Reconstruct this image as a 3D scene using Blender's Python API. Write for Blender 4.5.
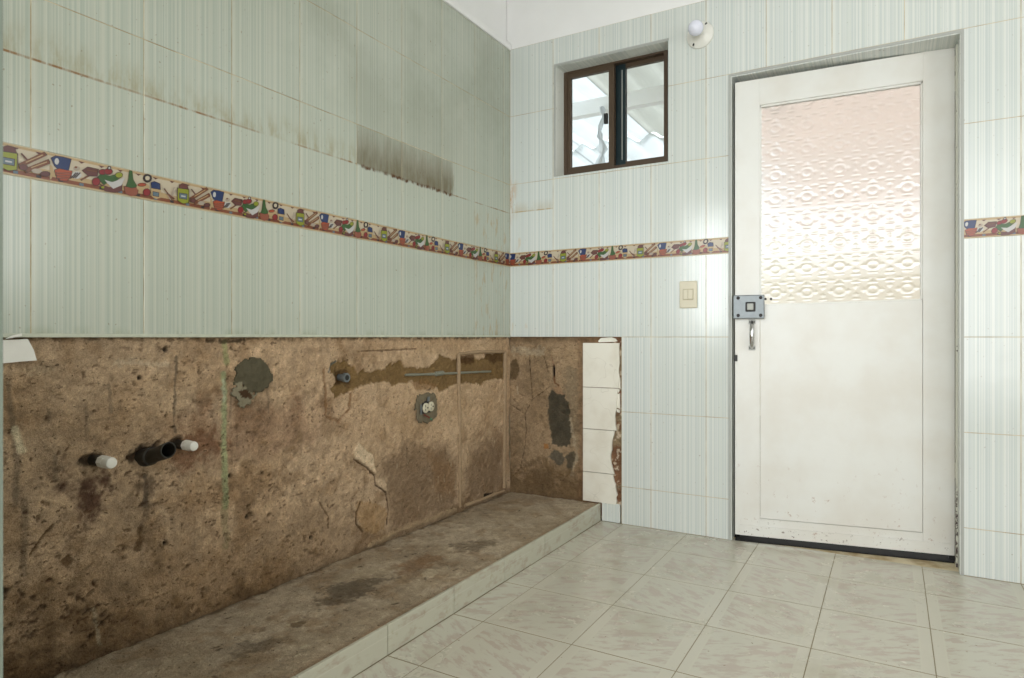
import bpy, bmesh, math, random
import numpy as np
from mathutils import Vector, Matrix

for o in list(bpy.data.objects):
    bpy.data.objects.remove(o, do_unlink=True)
random.seed(7)
scene = bpy.context.scene
COL = scene.collection

# ------------------------------------------------------------------ camera
# room frame: corner of the two tiled walls at the origin, left wall = plane x 0,
# back wall = plane y 0, room at x > 0, y < 0, floor z 0 (metres)
FPX, YAW, HCAM, YH, CX = 656.0, math.radians(30.08), 0.9, 337.0, 512.0
CAM = np.array([1.74986, -2.99997])
FW = np.array([-math.sin(YAW), math.cos(YAW)])
RT = np.array([math.cos(YAW), math.sin(YAW)])
cam_d = bpy.data.cameras.new('camera')
cam = bpy.data.objects.new('camera', cam_d)
COL.objects.link(cam)
cam.location = (CAM[0], CAM[1], HCAM)
cam.rotation_euler = (math.radians(90), 0, YAW)
cam_d.sensor_width = 36.0
cam_d.lens = FPX / 1024 * 36.0
cam_d.shift_y = -2.0 / 1024
cam_d.clip_start = 0.02
cam_d.dof.use_dof = True
cam_d.dof.focus_distance = 3.0
cam_d.dof.aperture_fstop = 9.0
scene.camera = cam

# ------------------------------------------------------------------ light
world = bpy.data.worlds.new('world')
scene.world = world
world.use_nodes = True
bg = world.node_tree.nodes['Background']
bg.inputs['Color'].default_value = (0.90, 0.96, 1.0, 1)
bg.inputs['Strength'].default_value = 2.0


def area(name, loc, target, sx, sy, power, color, spread=180):
    l = bpy.data.lights.new(name, 'AREA')
    l.shape = 'RECTANGLE'
    l.size, l.size_y = sx, sy
    l.energy = power
    l.color = color
    l.spread = math.radians(spread)
    o = bpy.data.objects.new(name, l)
    COL.objects.link(o)
    o.location = loc
    d = Vector(target) - Vector(loc)
    o.rotation_euler = d.to_track_quat('-Z', 'Y').to_euler()
    return o


# daylight: unseen hall opening and right window, both added for light; small window beside the entrance
area('daylight_hall_added', (1.65, -5.1, 1.5), (1.45, 0.0, 1.3), 2.7, 2.3, 86, (1.0, 0.995, 0.985))
area('daylight_side_added', (3.12, -1.3, 1.75), (0.0, -0.6, 1.4), 1.2, 1.0, 9, (1.0, 0.995, 0.97))
area('daylight_small_window', (0.40, -2.86, 1.45), (0.9, 0.0, 1.2), 0.38, 1.0, 3.2, (0.90, 0.96, 1.0), 75)

vs = scene.view_settings
vs.view_transform = 'Standard'
vs.look = 'None'
vs.exposure = 0.0
vs.gamma = 1.0
vs.use_curve_mapping = False

# ------------------------------------------------------------------ pixel -> surface helpers


def _ray(px, py):
    return FW + RT * (px - CX) / FPX, (YH - py) / FPX


def L(px, py, x0=0.0):
    d, v = _ray(px, py)
    t = (x0 - CAM[0]) / d[0]
    return float(CAM[1] + t * d[1]), float(HCAM + v * t)


def B(px, py, y0=0.0):
    d, v = _ray(px, py)
    t = (y0 - CAM[1]) / d[1]
    return float(CAM[0] + t * d[0]), float(HCAM + v * t)


def FL(px, py, z=0.0):
    d, v = _ray(px, py)
    t = (z - HCAM) / v
    return float(CAM[0] + t * d[0]), float(CAM[1] + t * d[1])


# ------------------------------------------------------------------ colours / materials
def lin(c):
    return tuple(((v / 255) / 12.92 if v / 255 <= 0.04045 else ((v / 255 + 0.055) / 1.055) ** 2.4) for v in c)


def L4(c):
    return lin(c) + (1,)


class NT:
    """tiny helper around a material node tree"""

    def __init__(self, name):
        self.m = bpy.data.materials.new(name)
        self.m.use_nodes = True
        self.t = self.m.node_tree
        self.b = self.t.nodes['Principled BSDF']
        self.out = self.t.nodes['Material Output']

    def n(self, typ, **kw):
        x = self.t.nodes.new(typ)
        for k, v in kw.items():
            setattr(x, k, v)
        return x

    def l(self, a, b):
        self.t.links.new(a, b)

    def put(self, sock, v):
        if isinstance(v, bpy.types.NodeSocket):
            self.l(v, sock)
        else:
            sock.default_value = v

    def math(self, op, a, b=0.0, c=0.0, clamp=False):
        x = self.n('ShaderNodeMath', operation=op, use_clamp=clamp)
        self.put(x.inputs[0], a)
        self.put(x.inputs[1], b)
        self.put(x.inputs[2], c)
        return x.outputs[0]

    def step(self, v, lo, hi):
        x = self.n('ShaderNodeMapRange', interpolation_type='SMOOTHSTEP')
        self.put(x.inputs[0], v)
        x.inputs[1].default_value = lo
        x.inputs[2].default_value = hi
        return x.outputs[0]

    def mix(self, fac, a, b, blend='MIX'):
        x = self.n('ShaderNodeMix', data_type='RGBA', blend_type=blend)
        self.put(x.inputs[0], fac)
        self.put(x.inputs[6], a)
        self.put(x.inputs[7], b)
        return x.outputs[2]

    def noise(self, vec=None, scale=5.0, detail=3.0, rough=0.55, dims='3D', w=None):
        x = self.n('ShaderNodeTexNoise', noise_dimensions=dims)
        if vec is not None:
            self.l(vec, x.inputs['Vector'])
        if w is not None:
            self.put(x.inputs['W'], w)
        x.inputs['Scale'].default_value = scale
        x.inputs['Detail'].default_value = detail
        x.inputs['Roughness'].default_value = rough
        return x.outputs[0]

    def pos(self):
        g = self.n('ShaderNodeNewGeometry')
        s = self.n('ShaderNodeSeparateXYZ')
        self.l(g.outputs['Position'], s.inputs[0])
        return g.outputs['Position'], s.outputs[0], s.outputs[1], s.outputs[2]

    def obj(self):
        g = self.n('ShaderNodeTexCoord')
        s = self.n('ShaderNodeSeparateXYZ')
        self.l(g.outputs['Object'], s.inputs[0])
        return g.outputs['Object'], s.outputs[0], s.outputs[1], s.outputs[2]

    def scaled(self, vec, s):
        x = self.n('ShaderNodeMapping')
        self.l(vec, x.inputs[0])
        x.inputs['Scale'].default_value = s
        return x.outputs[0]

    def bump(self, h, strength=0.3, dist=0.01):
        x = self.n('ShaderNodeBump')
        self.put(x.inputs['Height'], h)
        x.inputs['Strength'].default_value = strength
        x.inputs['Distance'].default_value = dist
        self.l(x.outputs[0], self.b.inputs['Normal'])

    def fin(self, col, rough=0.5, metal=0.0, spec=0.5):
        self.put(self.b.inputs['Base Color'], col)
        self.put(self.b.inputs['Roughness'], rough)
        self.b.inputs['Metallic'].default_value = metal
        self.b.inputs['Specular IOR Level'].default_value = spec
        return self.m


def plain(name, rgb, rough=0.5, metal=0.0, spec=0.5, var=0.06, scale=30):
    """paint / plastic / metal with a faint procedural variation"""
    k = NT(name)
    p, *_ = k.obj()
    nz = k.noise(p, scale, 3)
    c = L4(rgb)
    d = tuple(v * (1 - var * 2) for v in c[:3]) + (1,)
    return k.fin(k.mix(nz, d, c), rough, metal, spec)


MAT = {}


def wall_tile_material(name, side):
    k = NT(name)
    ov, ox, oy, oz = k.obj()
    pv, px, py, pz = k.pos()
    n1 = k.noise(None, 150.0, 1.0, 0.6, '1D', ox)
    n2 = k.noise(None, 48.0, 2.0, 0.6, '1D', ox)
    s = k.math('ADD', k.math('MULTIPLY', n1, 0.55), k.math('MULTIPLY', n2, 0.45))
    s = k.step(s, 0.40, 0.62)
    dk, lt = ((176, 188, 180), (202, 207, 196)) if side == 'left' else ((196, 204, 201), (218, 221, 216))  # left pair darker than back: wall lighting put into the tile colours
    col = k.mix(s, L4(dk), L4(lt))
    thin = k.step(k.noise(None, 230.0, 0.0, 0.5, '1D', ox), 0.62, 0.70)
    col = k.mix(k.math('MULTIPLY', thin, 0.55), col, L4((218, 222, 212)))
    info = k.n('ShaderNodeObjectInfo')
    tint = k.math('MULTIPLY', info.outputs['Random'], 0.10)
    col = k.mix(tint, col, L4((190, 192, 170)))
    big = k.noise(pv, 2.3, 4.0, 0.6)
    fine = k.noise(k.scaled(pv, (1, 1, 0.35)), 26.0, 4.0, 0.65)
    runs = k.noise(k.scaled(pv, (1, 1, 0.10)), 40.0, 3.0, 0.6)
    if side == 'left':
        col = k.mix(0.34, col, L4((164, 166, 142)))  # even olive tint, the dimmer light on this wall put into the colour
        # grease and smoke marks where the hood and the cupboards hung
        edge = k.math('ADD', 1.552, k.math('MULTIPLY', k.math('SUBTRACT', fine, 0.5), 0.028))
        above = k.step(k.math('SUBTRACT', pz, edge), -0.004, 0.006)
        upto = k.step(pz, 1.86, 1.58)
        strip = k.step(pz, 1.66, 1.555)
        leftp = k.step(py, -1.146, -1.152)
        hoodz = k.math('MULTIPLY', k.step(py, -1.152, -1.146), k.step(k.math('ADD', py, k.math('MULTIPLY', k.math('SUBTRACT', fine, 0.5), 0.10)), -0.500, -0.545))
        m_left = k.math('MULTIPLY', k.math('MULTIPLY', above, strip), k.math('MULTIPLY', leftp, k.step(fine, 0.36, 0.72)))
        col = k.mix(k.math('MULTIPLY', m_left, 0.60), col, L4((150, 138, 98)))
        hood = k.math('MULTIPLY', k.math('MULTIPLY', above, upto), hoodz)
        hood = k.math('MULTIPLY', hood, k.math('ADD', k.math('MULTIPLY', k.step(pz, 1.70, 1.56), 0.26), k.math('MULTIPLY', k.math('ADD', runs, k.math('MULTIPLY', fine, 1.3)), 0.50)))
        joint = k.math('ADD', 0.22, k.math('MULTIPLY', k.step(pz, 1.705, 1.700), 0.70))
        col = k.mix(k.math('MULTIPLY', hood, joint, clamp=True), col, L4((104, 92, 64)))
        crust = k.math('MULTIPLY', k.step(k.math('ABSOLUTE', k.math('SUBTRACT', pz, edge)), 0.010, 0.002), hoodz)
        col = k.mix(k.math('MULTIPLY', crust, k.step(runs, 0.35, 0.6)), col, L4((88, 60, 34)))
        line = k.step(k.math('ABSOLUTE', k.math('SUBTRACT', pz, 1.554)), 0.0045, 0.0012)
        line = k.math('MULTIPLY', line, k.math('SUBTRACT', 1.0, hoodz))
        gap_ = k.step(k.noise(pv, 3.7, 3.0), 0.40, 0.62)
        gap_ = k.math('MAXIMUM', gap_, k.step(py, -2.0, -2.15))
        col = k.mix(k.math('MULTIPLY', k.math('MULTIPLY', line, gap_), k.step(fine, 0.34, 0.58)), col, L4((138, 104, 66)))
        smoke = k.math('MULTIPLY', k.step(big, 0.42, 0.68), k.math('MULTIPLY', k.step(pz, 1.5, 1.95), k.step(py, -1.9, -1.2)))
        col = k.mix(k.math('MULTIPLY', smoke, 0.30), col, L4((126, 130, 110)))
        sm2 = k.math('MULTIPLY', k.step(k.math('ADD', py, k.math('MULTIPLY', big, 0.5)), -1.25, -0.75), k.step(pz, 1.62, 1.8))
        col = k.mix(k.math('MULTIPLY', sm2, 0.08), col, L4((134, 134, 112)))
        rust = k.math('MULTIPLY', k.math('MULTIPLY', k.step(py, -0.36, -0.32), k.step(pz, 1.56, 1.50)), k.step(fine, 0.52, 0.66))
        col = k.mix(k.math('MULTIPLY', rust, 0.45), col, L4((176, 146, 100)))
        rim = k.math('MULTIPLY', k.step(pz, 0.935, 0.905), k.step(fine, 0.46, 0.62))
        col = k.mix(k.math('MULTIPLY', rim, 0.30), col, L4((128, 134, 96)))
    else:
        corner = k.math('MULTIPLY', k.step(px, 0.06, 0.0), k.step(k.math('ABSOLUTE', k.math('SUBTRACT', pz, 1.63)), 0.16, 0.02))
        col = k.mix(k.math('MULTIPLY', corner, k.step(fine, 0.35, 0.62)), col, L4((196, 158, 112)))
        edge = k.step(k.math('ABSOLUTE', k.math('SUBTRACT', pz, 1.557)), 0.005, 0.001)
        fade = k.math('MULTIPLY', k.step(pz, 1.62, 1.557), k.step(pz, 1.552, 1.557))
        near = k.step(px, 0.256, 0.250)
        m = k.math('MULTIPLY', k.math('MAXIMUM', edge, k.math('MULTIPLY', fade, 0.35)), near)
        col = k.mix(k.math('MULTIPLY', m, k.step(fine, 0.3, 0.6)), col, L4((178, 160, 122)))
        drip = k.math('MULTIPLY', k.math('MULTIPLY', k.step(px, 0.28, 0.10), k.step(pz, 1.75, 1.5)), k.step(fine, 0.60, 0.72))
        col = k.mix(k.math('MULTIPLY', drip, 0.35), col, L4((206, 180, 140)))
    specks = k.step(k.noise(pv, 95.0, 1.0), 0.735, 0.76)
    col = k.mix(k.math('MULTIPLY', specks, 0.5), col, L4((120, 92, 60)))
    k.bump(k.noise(pv, 9.0, 2.0), 0.05, 0.02)
    rough = k.math('ADD', 0.13, k.math('MULTIPLY', big, 0.10))
    return k.fin(col, rough, 0, 0.5)


def grout_material():
    k = NT('tile_grout')
    pv, *_ = k.pos()
    c = k.mix(k.step(k.noise(pv, 11.0, 4), 0.35, 0.65), L4((205, 192, 160)), L4((158, 136, 98)))
    return k.fin(c, 0.85)


def paint_material(name, rgb, rough=0.6):
    k = NT(name)
    pv, *_ = k.pos()
    c = L4(rgb)
    d = L4(tuple(v * 0.93 for v in rgb))
    k.bump(k.noise(pv, 60, 3), 0.08, 0.004)
    return k.fin(k.mix(k.noise(pv, 3.0, 4), d, c), rough)


def plaster_material():
    k = NT('bare_plaster')
    pv, px, py, pz = k.pos()
    a = k.n('ShaderNodeAttribute', attribute_name='Col')
    col = a.outputs['Color']
    g = k.noise(pv, 170.0, 4.0, 0.7)
    col = k.mix(0.75, col, k.mix(g, (0.50, 0.47, 0.44, 1), (1.36, 1.38, 1.40, 1)), 'MULTIPLY')
    g2 = k.noise(pv, 34.0, 5.0, 0.7)
    col = k.mix(0.55, col, k.mix(g2, (0.55, 0.52, 0.48, 1), (1.45, 1.45, 1.45, 1)), 'MULTIPLY')
    pits = k.step(k.noise(k.scaled(pv, (1, 1, 1.5)), 75.0, 2.0, 0.6), 0.665, 0.72)
    col = k.mix(k.math('MULTIPLY', pits, 0.7), col, L4((78, 58, 38)))
    grit = k.noise(pv, 420.0, 2.0, 0.6)
    col = k.mix(0.8, col, k.mix(k.step(grit, 0.36, 0.64), (0.76, 0.75, 0.74, 1), (1.22, 1.23, 1.24, 1)), 'MULTIPLY')
    h = k.math('SUBTRACT', k.math('ADD', k.math('MULTIPLY', g, 0.5), k.math('MULTIPLY', g2, 0.9)), k.math('MULTIPLY', pits, 0.7))
    k.bump(h, 1.0, 0.011)
    return k.fin(col, 0.92, 0, 0.25)


def floor_tile_material():
    k = NT('floor_tile_marbled')
    ov, ox, oy, oz = k.obj()
    info = k.n('ShaderNodeObjectInfo')
    rnd = info.outputs['Random']
    comb = k.n('ShaderNodeCombineXYZ')
    # veins run diagonally, turned for some tiles
    sgn = k.math('SUBTRACT', k.math('MULTIPLY', k.math('GREATER_THAN', rnd, 0.5), 2.0), 1.0)
    u = k.math('ADD', k.math('MULTIPLY', ox, sgn), k.math('MULTIPLY', oy, 0.55))
    v = k.math('SUBTRACT', oy, k.math('MULTIPLY', k.math('MULTIPLY', ox, sgn), 0.55))
    k.l(k.math('MULTIPLY', u, 13.0), comb.inputs[0])
    k.l(k.math('MULTIPLY', v, 34.0), comb.inputs[1])
    k.l(k.math('MULTIPLY', rnd, 57.0), comb.inputs[2])
    vein = k.noise(comb.outputs[0], 1.0, 5.0, 0.62)
    m = k.step(vein, 0.47, 0.60)
    # printed frame lines near the two side edges of each tile (tile width about 0.305)
    ax = k.math('ABSOLUTE', ox)
    ay = k.math('ABSOLUTE', oy)
    inner = k.math('MULTIPLY', k.step(ax, 0.122, 0.116), k.step(ay, 0.150, 0.135))
    base = L4((198, 194, 178))
    col = k.mix(k.math('MULTIPLY', m, k.math('MULTIPLY', inner, 0.66)), base, L4((176, 152, 142)))
    col = k.mix(k.math('MULTIPLY', inner, 0.28), col, L4((190, 190, 174)))
    line = k.step(k.math('ABSOLUTE', k.math('SUBTRACT', ax, 0.121)), 0.003, 0.001)
    col = k.mix(k.math('MULTIPLY', line, 0.55), col, L4((200, 198, 180)))
    pv, px, py, pz = k.pos()
    dirt = k.step(k.noise(pv, 3.5, 5.0, 0.65), 0.50, 0.75)
    col = k.mix(k.math('MULTIPLY', dirt, 0.30), col, L4((150, 140, 112)))
    far = k.math('MULTIPLY', k.step(py, -0.03, 0.06), k.step(k.noise(pv, 18, 3), 0.3, 0.6))
    col = k.mix(k.math('MULTIPLY', far, 0.25), col, L4((120, 110, 86)))
    specks = k.step(k.noise(pv, 70.0, 1.0), 0.74, 0.77)
    col = k.mix(k.math('MULTIPLY', specks, 0.55), col, L4((110, 84, 58)))
    rough = k.math('ADD', 0.24, k.math('MULTIPLY', dirt, 0.2))
    return k.fin(col, rough)


def edge_tile_material():
    k = NT('plinth_edge_tile')
    pv, px, py, pz = k.pos()
    vein = k.noise(k.scaled(pv, (9, 14, 30)), 1.0, 5.0, 0.62)
    m = k.step(vein, 0.48, 0.68)
    col = k.mix(k.math('MULTIPLY', m, 0.7), L4((186, 184, 166)), L4((166, 152, 136)))
    line = k.step(k.math('ABSOLUTE', k.math('SUBTRACT', pz, 0.055)), 0.002, 0.0006)
    col = k.mix(k.math('MULTIPLY', line, 0.4), col, L4((204, 202, 186)))
    dirt = k.step(k.noise(pv, 16, 4.0, 0.65), 0.60, 0.72)
    col = k.mix(k.math('MULTIPLY', dirt, 0.45), col, L4((140, 120, 88)))
    return k.fin(col, 0.25)


def white_tile_material():
    k = NT('old_white_tile')
    pv, *_ = k.pos()
    c = k.mix(k.step(k.noise(pv, 7, 4), 0.4, 0.7), L4((232, 229, 216)), L4((222, 217, 202)))
    crack = k.step(k.math('ABSOLUTE', k.math('SUBTRACT', k.noise(pv, 5.5, 2.0), 0.5)), 0.004, 0.0005)
    c = k.mix(k.math('MULTIPLY', crack, 0.18), c, L4((150, 138, 120)))
    return k.fin(c, 0.2)


def glass_clear():
    k = NT('window_glass')
    tr = k.n('ShaderNodeBsdfTransparent')
    tr.inputs[0].default_value = (0.97, 0.985, 0.98, 1)
    gl = k.n('ShaderNodeBsdfGlossy')
    gl.inputs['Roughness'].default_value = 0.02
    fr = k.n('ShaderNodeFresnel')
    fr.inputs[0].default_value = 1.45
    mx = k.n('ShaderNodeMixShader')
    k.l(fr.outputs[0], mx.inputs[0])
    k.l(tr.outputs[0], mx.inputs[1])
    k.l(gl.outputs[0], mx.inputs[2])
    k.l(mx.outputs[0], k.out.inputs[0])
    return k.m


def glass_patterned():
    k = NT('patterned_glass')
    ov, *_ = k.obj()
    k.b.inputs['Base Color'].default_value = (0.98, 0.95, 0.92, 1)
    k.b.inputs['Transmission Weight'].default_value = 1.0
    k.b.inputs['Roughness'].default_value = 0.31
    k.b.inputs['IOR'].default_value = 1.32
    k.bump(k.noise(ov, 180, 2), 0.10, 0.002)
    return k.m


def translucent_sheet(name, rgb):
    k = NT(name)
    pv, *_ = k.pos()
    tl = k.n('ShaderNodeBsdfTranslucent')
    df = k.n('ShaderNodeBsdfDiffuse')
    c = k.mix(k.noise(pv, 3, 4), L4(rgb), L4(tuple(v * 0.9 for v in rgb)))
    k.l(c, tl.inputs[0])
    k.l(c, df.inputs[0])
    mx = k.n('ShaderNodeMixShader')
    mx.inputs[0].default_value = 0.06
    k.l(tl.outputs[0], mx.inputs[1])
    k.l(df.outputs[0], mx.inputs[2])
    k.l(mx.outputs[0], k.out.inputs[0])
    return k.m


def door_paint():
    k = NT('door_cream_enamel')
    ov, ox, oy, oz = k.obj()
    a = k.step(k.noise(ov, 4.0, 4.0), 0.35, 0.7)
    col = k.mix(a, L4((221, 221, 215)), L4((214, 211, 202)))
    low = k.math('MULTIPLY', k.step(oz, 0.5, 0.05), k.step(k.noise(ov, 26.0, 5.0, 0.7), 0.60, 0.70))
    col = k.mix(k.math('MULTIPLY', low, 0.75), col, L4((150, 108, 78)))
    chip = k.math('MULTIPLY', k.step(oz, 0.13, 0.02), k.step(k.noise(ov, 60.0, 4.0, 0.7), 0.62, 0.65))
    col = k.mix(chip, col, L4((82, 44, 28)))
    k.bump(k.noise(ov, 14, 3), 0.05, 0.02)
    return k.fin(col, 0.32)


def chipped_paint():
    k = NT('chipped_frame_paint')
    pv, px, py, pz = k.pos()
    m = k.math('MULTIPLY', k.step(k.noise(pv, 55.0, 4.0, 0.7), 0.47, 0.53), k.step(pz, 0.36, 0.22))
    m2 = k.step(k.noise(pv, 40.0, 4.0, 0.7), 0.66, 0.69)
    col = k.mix(k.math('MAXIMUM', m, m2), L4((208, 208, 192)), L4((58, 36, 30)))
    return k.fin(col, 0.5)


def cement_material():
    k = NT('grey_cement')
    pv, *_ = k.pos()
    a = k.noise(pv, 60, 5, 0.7)
    at = k.n('ShaderNodeAttribute', attribute_name='Col')
    col = k.mix(0.8, at.outputs['Color'], k.mix(a, (0.5, 0.5, 0.5, 1), (1.4, 1.4, 1.4, 1)), 'MULTIPLY')
    k.bump(a, 0.7, 0.004)
    return k.fin(col, 0.9, 0, 0.2)


MAT['tile_left'] = wall_tile_material('striped_tile_left_dimmed', 'left')
MAT['tile_back'] = wall_tile_material('striped_tile_back_lit', 'back')
MAT['grout'] = grout_material()
MAT['white_paint'] = paint_material('white_wall_paint', (246, 246, 244))
MAT['stub_paint'] = paint_material('grey_green_wall_paint', (126, 136, 124))
MAT['plaster'] = plaster_material()
MAT['bead'] = plain('pale_grout_bead', (206, 210, 190), 0.7, 0, 0.3, 0.15, 40)
MAT['floor_tile'] = floor_tile_material()
MAT['floor_grout'] = plain('floor_grout', (136, 124, 98), 0.9)
MAT['edge_tile'] = edge_tile_material()
MAT['white_tile'] = white_tile_material()
MAT['glass'] = glass_clear()
MAT['pattern_glass'] = glass_patterned()
MAT['door'] = door_paint()
MAT['frame_paint'] = chipped_paint()
MAT['cement'] = cement_material()
MAT['bronze'] = plain('bronze_aluminium', (84, 68, 52), 0.40, 0.25)
MAT['teal_dark'] = plain('sash_reflection_teal', (38, 54, 58), 0.3, 0.5)  # reflection on the stile put into its colour
MAT['black'] = plain('black_plastic_and_shade', (22, 20, 18), 0.5)  # black plastic, also stands in for shade in door gaps and holes
MAT['black_pipe'] = plain('tarred_iron_pipe', (46, 42, 34), 0.55, 0.0, 0.5, 0.25, 60)
MAT['white_pvc'] = plain('white_pvc', (232, 230, 220), 0.35)
MAT['porcelain'] = plain('porcelain_white', (232, 231, 222), 0.3)
MAT['bulb'] = plain('frosted_bulb_glass', (226, 228, 240), 0.15, 0, 0.5, 0.01)
MAT['ivory'] = plain('ivory_plastic', (212, 204, 178), 0.35)
MAT['ivory_dark'] = plain('ivory_plastic_rocker', (184, 174, 142), 0.35)
MAT['steel'] = plain('galvanised_steel', (128, 134, 136), 0.42, 0.6, 0.5, 0.12, 60)
MAT['chrome'] = plain('chrome', (205, 205, 205), 0.15, 0.95)
MAT['brass'] = plain('brass', (190, 160, 96), 0.35, 0.7)
MAT['dark_screw'] = plain('dark_screw', (48, 46, 46), 0.45, 0.5)
MAT['conduit'] = plain('grey_conduit_pipe', (132, 132, 116), 0.6)
MAT['mortar_ridge'] = plain('mortar_ridge', (182, 156, 124), 0.9, 0, 0.2, 0.25, 90)
MAT['wire_green'] = plain('green_wire', (60, 120, 86), 0.5)
MAT['wire_red'] = plain('red_wire', (120, 44, 34), 0.5)
MAT['alu_trim'] = plain('aluminium_trim', (172, 174, 168), 0.55, 0.1)
MAT['gap_shade'] = plain('door_gap_shade', (14, 12, 11), 0.9)  # black that stands in for shade in the gaps round the door
MAT['patio_cream'] = paint_material('patio_cream_paint', (246, 240, 220), 0.8)
MAT['patio_white'] = paint_material('patio_white_paint', (240, 242, 240), 0.8)
MAT['fibre_cement'] = translucent_sheet('grey_fibreglass_sheet', (226, 226, 220))
MAT['pink_board'] = translucent_sheet('pinkish_fibreglass_sheet', (238, 228, 220))
MAT['clear_sheet'] = translucent_sheet('translucent_roof_sheet', (250, 252, 252))
MAT['plastic_film'] = translucent_sheet('plastic_film', (226, 230, 232))
MAT['concrete_out'] = paint_material('patio_concrete', (158, 152, 140), 0.9)
MAT['brick_rubble'] = plain('broken_brick_mortar', (150, 96, 68), 0.95, 0, 0.2, 0.35, 70)

# ------------------------------------------------------------------ mesh helpers


def link(o, parent=None):
    COL.objects.link(o)
    if parent is not None:
        o.parent = parent
    return o


def mk(name, verts, faces, mat, parent=None, loc=(0, 0, 0), rotz=0.0, smooth=False, mats=None, idx=None):
    me = bpy.data.meshes.new(name)
    me.from_pydata([tuple(v) for v in verts], [], [tuple(f) for f in faces])
    for m in (mats or [mat]):
        me.materials.append(m)
    if idx is not None:
        me.polygons.foreach_set('material_index', idx)
    if smooth:
        me.polygons.foreach_set('use_smooth', [True] * len(me.polygons))
    me.update()
    o = bpy.data.objects.new(name, me)
    o.location = loc
    o.rotation_euler = (0, 0, rotz)
    return link(o, parent)


def inst(name, me, parent, loc, rotz=0.0):
    o = bpy.data.objects.new(name, me)
    o.location = loc
    o.rotation_euler = (0, 0, rotz)
    return link(o, parent)


def empty(name, loc=(0, 0, 0), rotz=0.0, parent=None):
    o = bpy.data.objects.new(name, None)
    o.empty_display_size = 0.05
    o.location = loc
    o.rotation_euler = (0, 0, rotz)
    return link(o, parent)


def tag(o, label, cat, group=None):
    o['label'] = label
    o['category'] = cat
    if group:
        o['group'] = group
    return o


def struct(o):
    o['kind'] = 'structure'
    return o


class MB:
    def __init__(self):
        self.v, self.f, self.i = [], [], []

    def add(self, vs, fs, i=0):
        b = len(self.v)
        self.v += [tuple(p) for p in vs]
        self.f += [tuple(b + q for q in f) for f in fs]
        self.i += [i] * len(fs)
        return self

    def box(self, a, b, i=0):
        (x0, y0, z0), (x1, y1, z1) = a, b
        return self.add([(x0, y0, z0), (x1, y0, z0), (x1, y1, z0), (x0, y1, z0), (x0, y0, z1), (x1, y0, z1), (x1, y1, z1), (x0, y1, z1)],
                        [(0, 3, 2, 1), (4, 5, 6, 7), (0, 1, 5, 4), (1, 2, 6, 5), (2, 3, 7, 6), (3, 0, 4, 7)], i)

    def bbox(self, a, b, bev, i=0):
        """box with chamfered edges"""
        bm = bmesh.new()
        bmesh.ops.create_cube(bm, size=1)
        for v in bm.verts:
            v.co = Vector([a[k] + (v.co[k] + 0.5) * (b[k] - a[k]) for k in range(3)])
        bmesh.ops.bevel(bm, geom=list(bm.edges), offset=bev, segments=2, affect='EDGES', profile=0.6)
        bm.verts.index_update()
        self.add([v.co[:] for v in bm.verts], [[v.index for v in f.verts] for f in bm.faces], i)
        bm.free()
        return self

    def tube(self, pts, rad, seg=14, cap=True, i=0):
        pts = [Vector(p) for p in pts]
        rads = rad if isinstance(rad, (list, tuple)) else [rad] * len(pts)
        vs, fs = [], []
        up = None
        for n, p in enumerate(pts):
            d = (pts[min(n + 1, len(pts) - 1)] - pts[max(n - 1, 0)])
            if d.length < 1e-9:
                d = Vector((0, -1, 0))
            d.normalize()
            if up is None:
                up = Vector((0, 0, 1)) if abs(d.z) < 0.9 else Vector((1, 0, 0))
            a = d.cross(up).normalized()
            b = a.cross(d).normalized()
            up = b
            for s in range(seg):
                t = 2 * math.pi * s / seg
                vs.append(p + (a * math.cos(t) + b * math.sin(t)) * rads[n])
        for n in range(len(pts) - 1):
            for s in range(seg):
                s2 = (s + 1) % seg
                fs.append((n * seg + s, n * seg + s2, (n + 1) * seg + s2, (n + 1) * seg + s))
        if cap:
            fs.append(tuple(range(seg))[::-1])
            fs.append(tuple((len(pts) - 1) * seg + s for s in range(seg)))
        return self.add(vs, fs, i)

    def prism(self, poly, y_front, y_back, i=0):
        """polygon in local x,z pushed from y_back to y_front (front towards -y)"""
        n = len(poly)
        vs = [(p[0], y_front, p[1]) for p in poly] + [(p[0], y_back, p[1]) for p in poly]
        fs = [tuple(range(n)), tuple(range(2 * n - 1, n - 1, -1))]
        fs += [(k, n + k, n + (k + 1) % n, (k + 1) % n) for k in range(n)]
        return self.add(vs, fs, i)

    def build(self, name, mat, parent=None, loc=(0, 0, 0), rotz=0.0, smooth=False, mats=None):
        o = mk(name, self.v, self.f, mat, parent, loc, rotz, False, mats, self.i)
        bm = bmesh.new()
        bm.from_mesh(o.data)
        bmesh.ops.recalc_face_normals(bm, faces=bm.faces)
        bm.to_mesh(o.data)
        bm.free()
        if smooth:
            o.data.polygons.foreach_set('use_smooth', [True] * len(o.data.polygons))
            o.data.set_sharp_from_angle(angle=math.radians(40))
        return o


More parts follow.
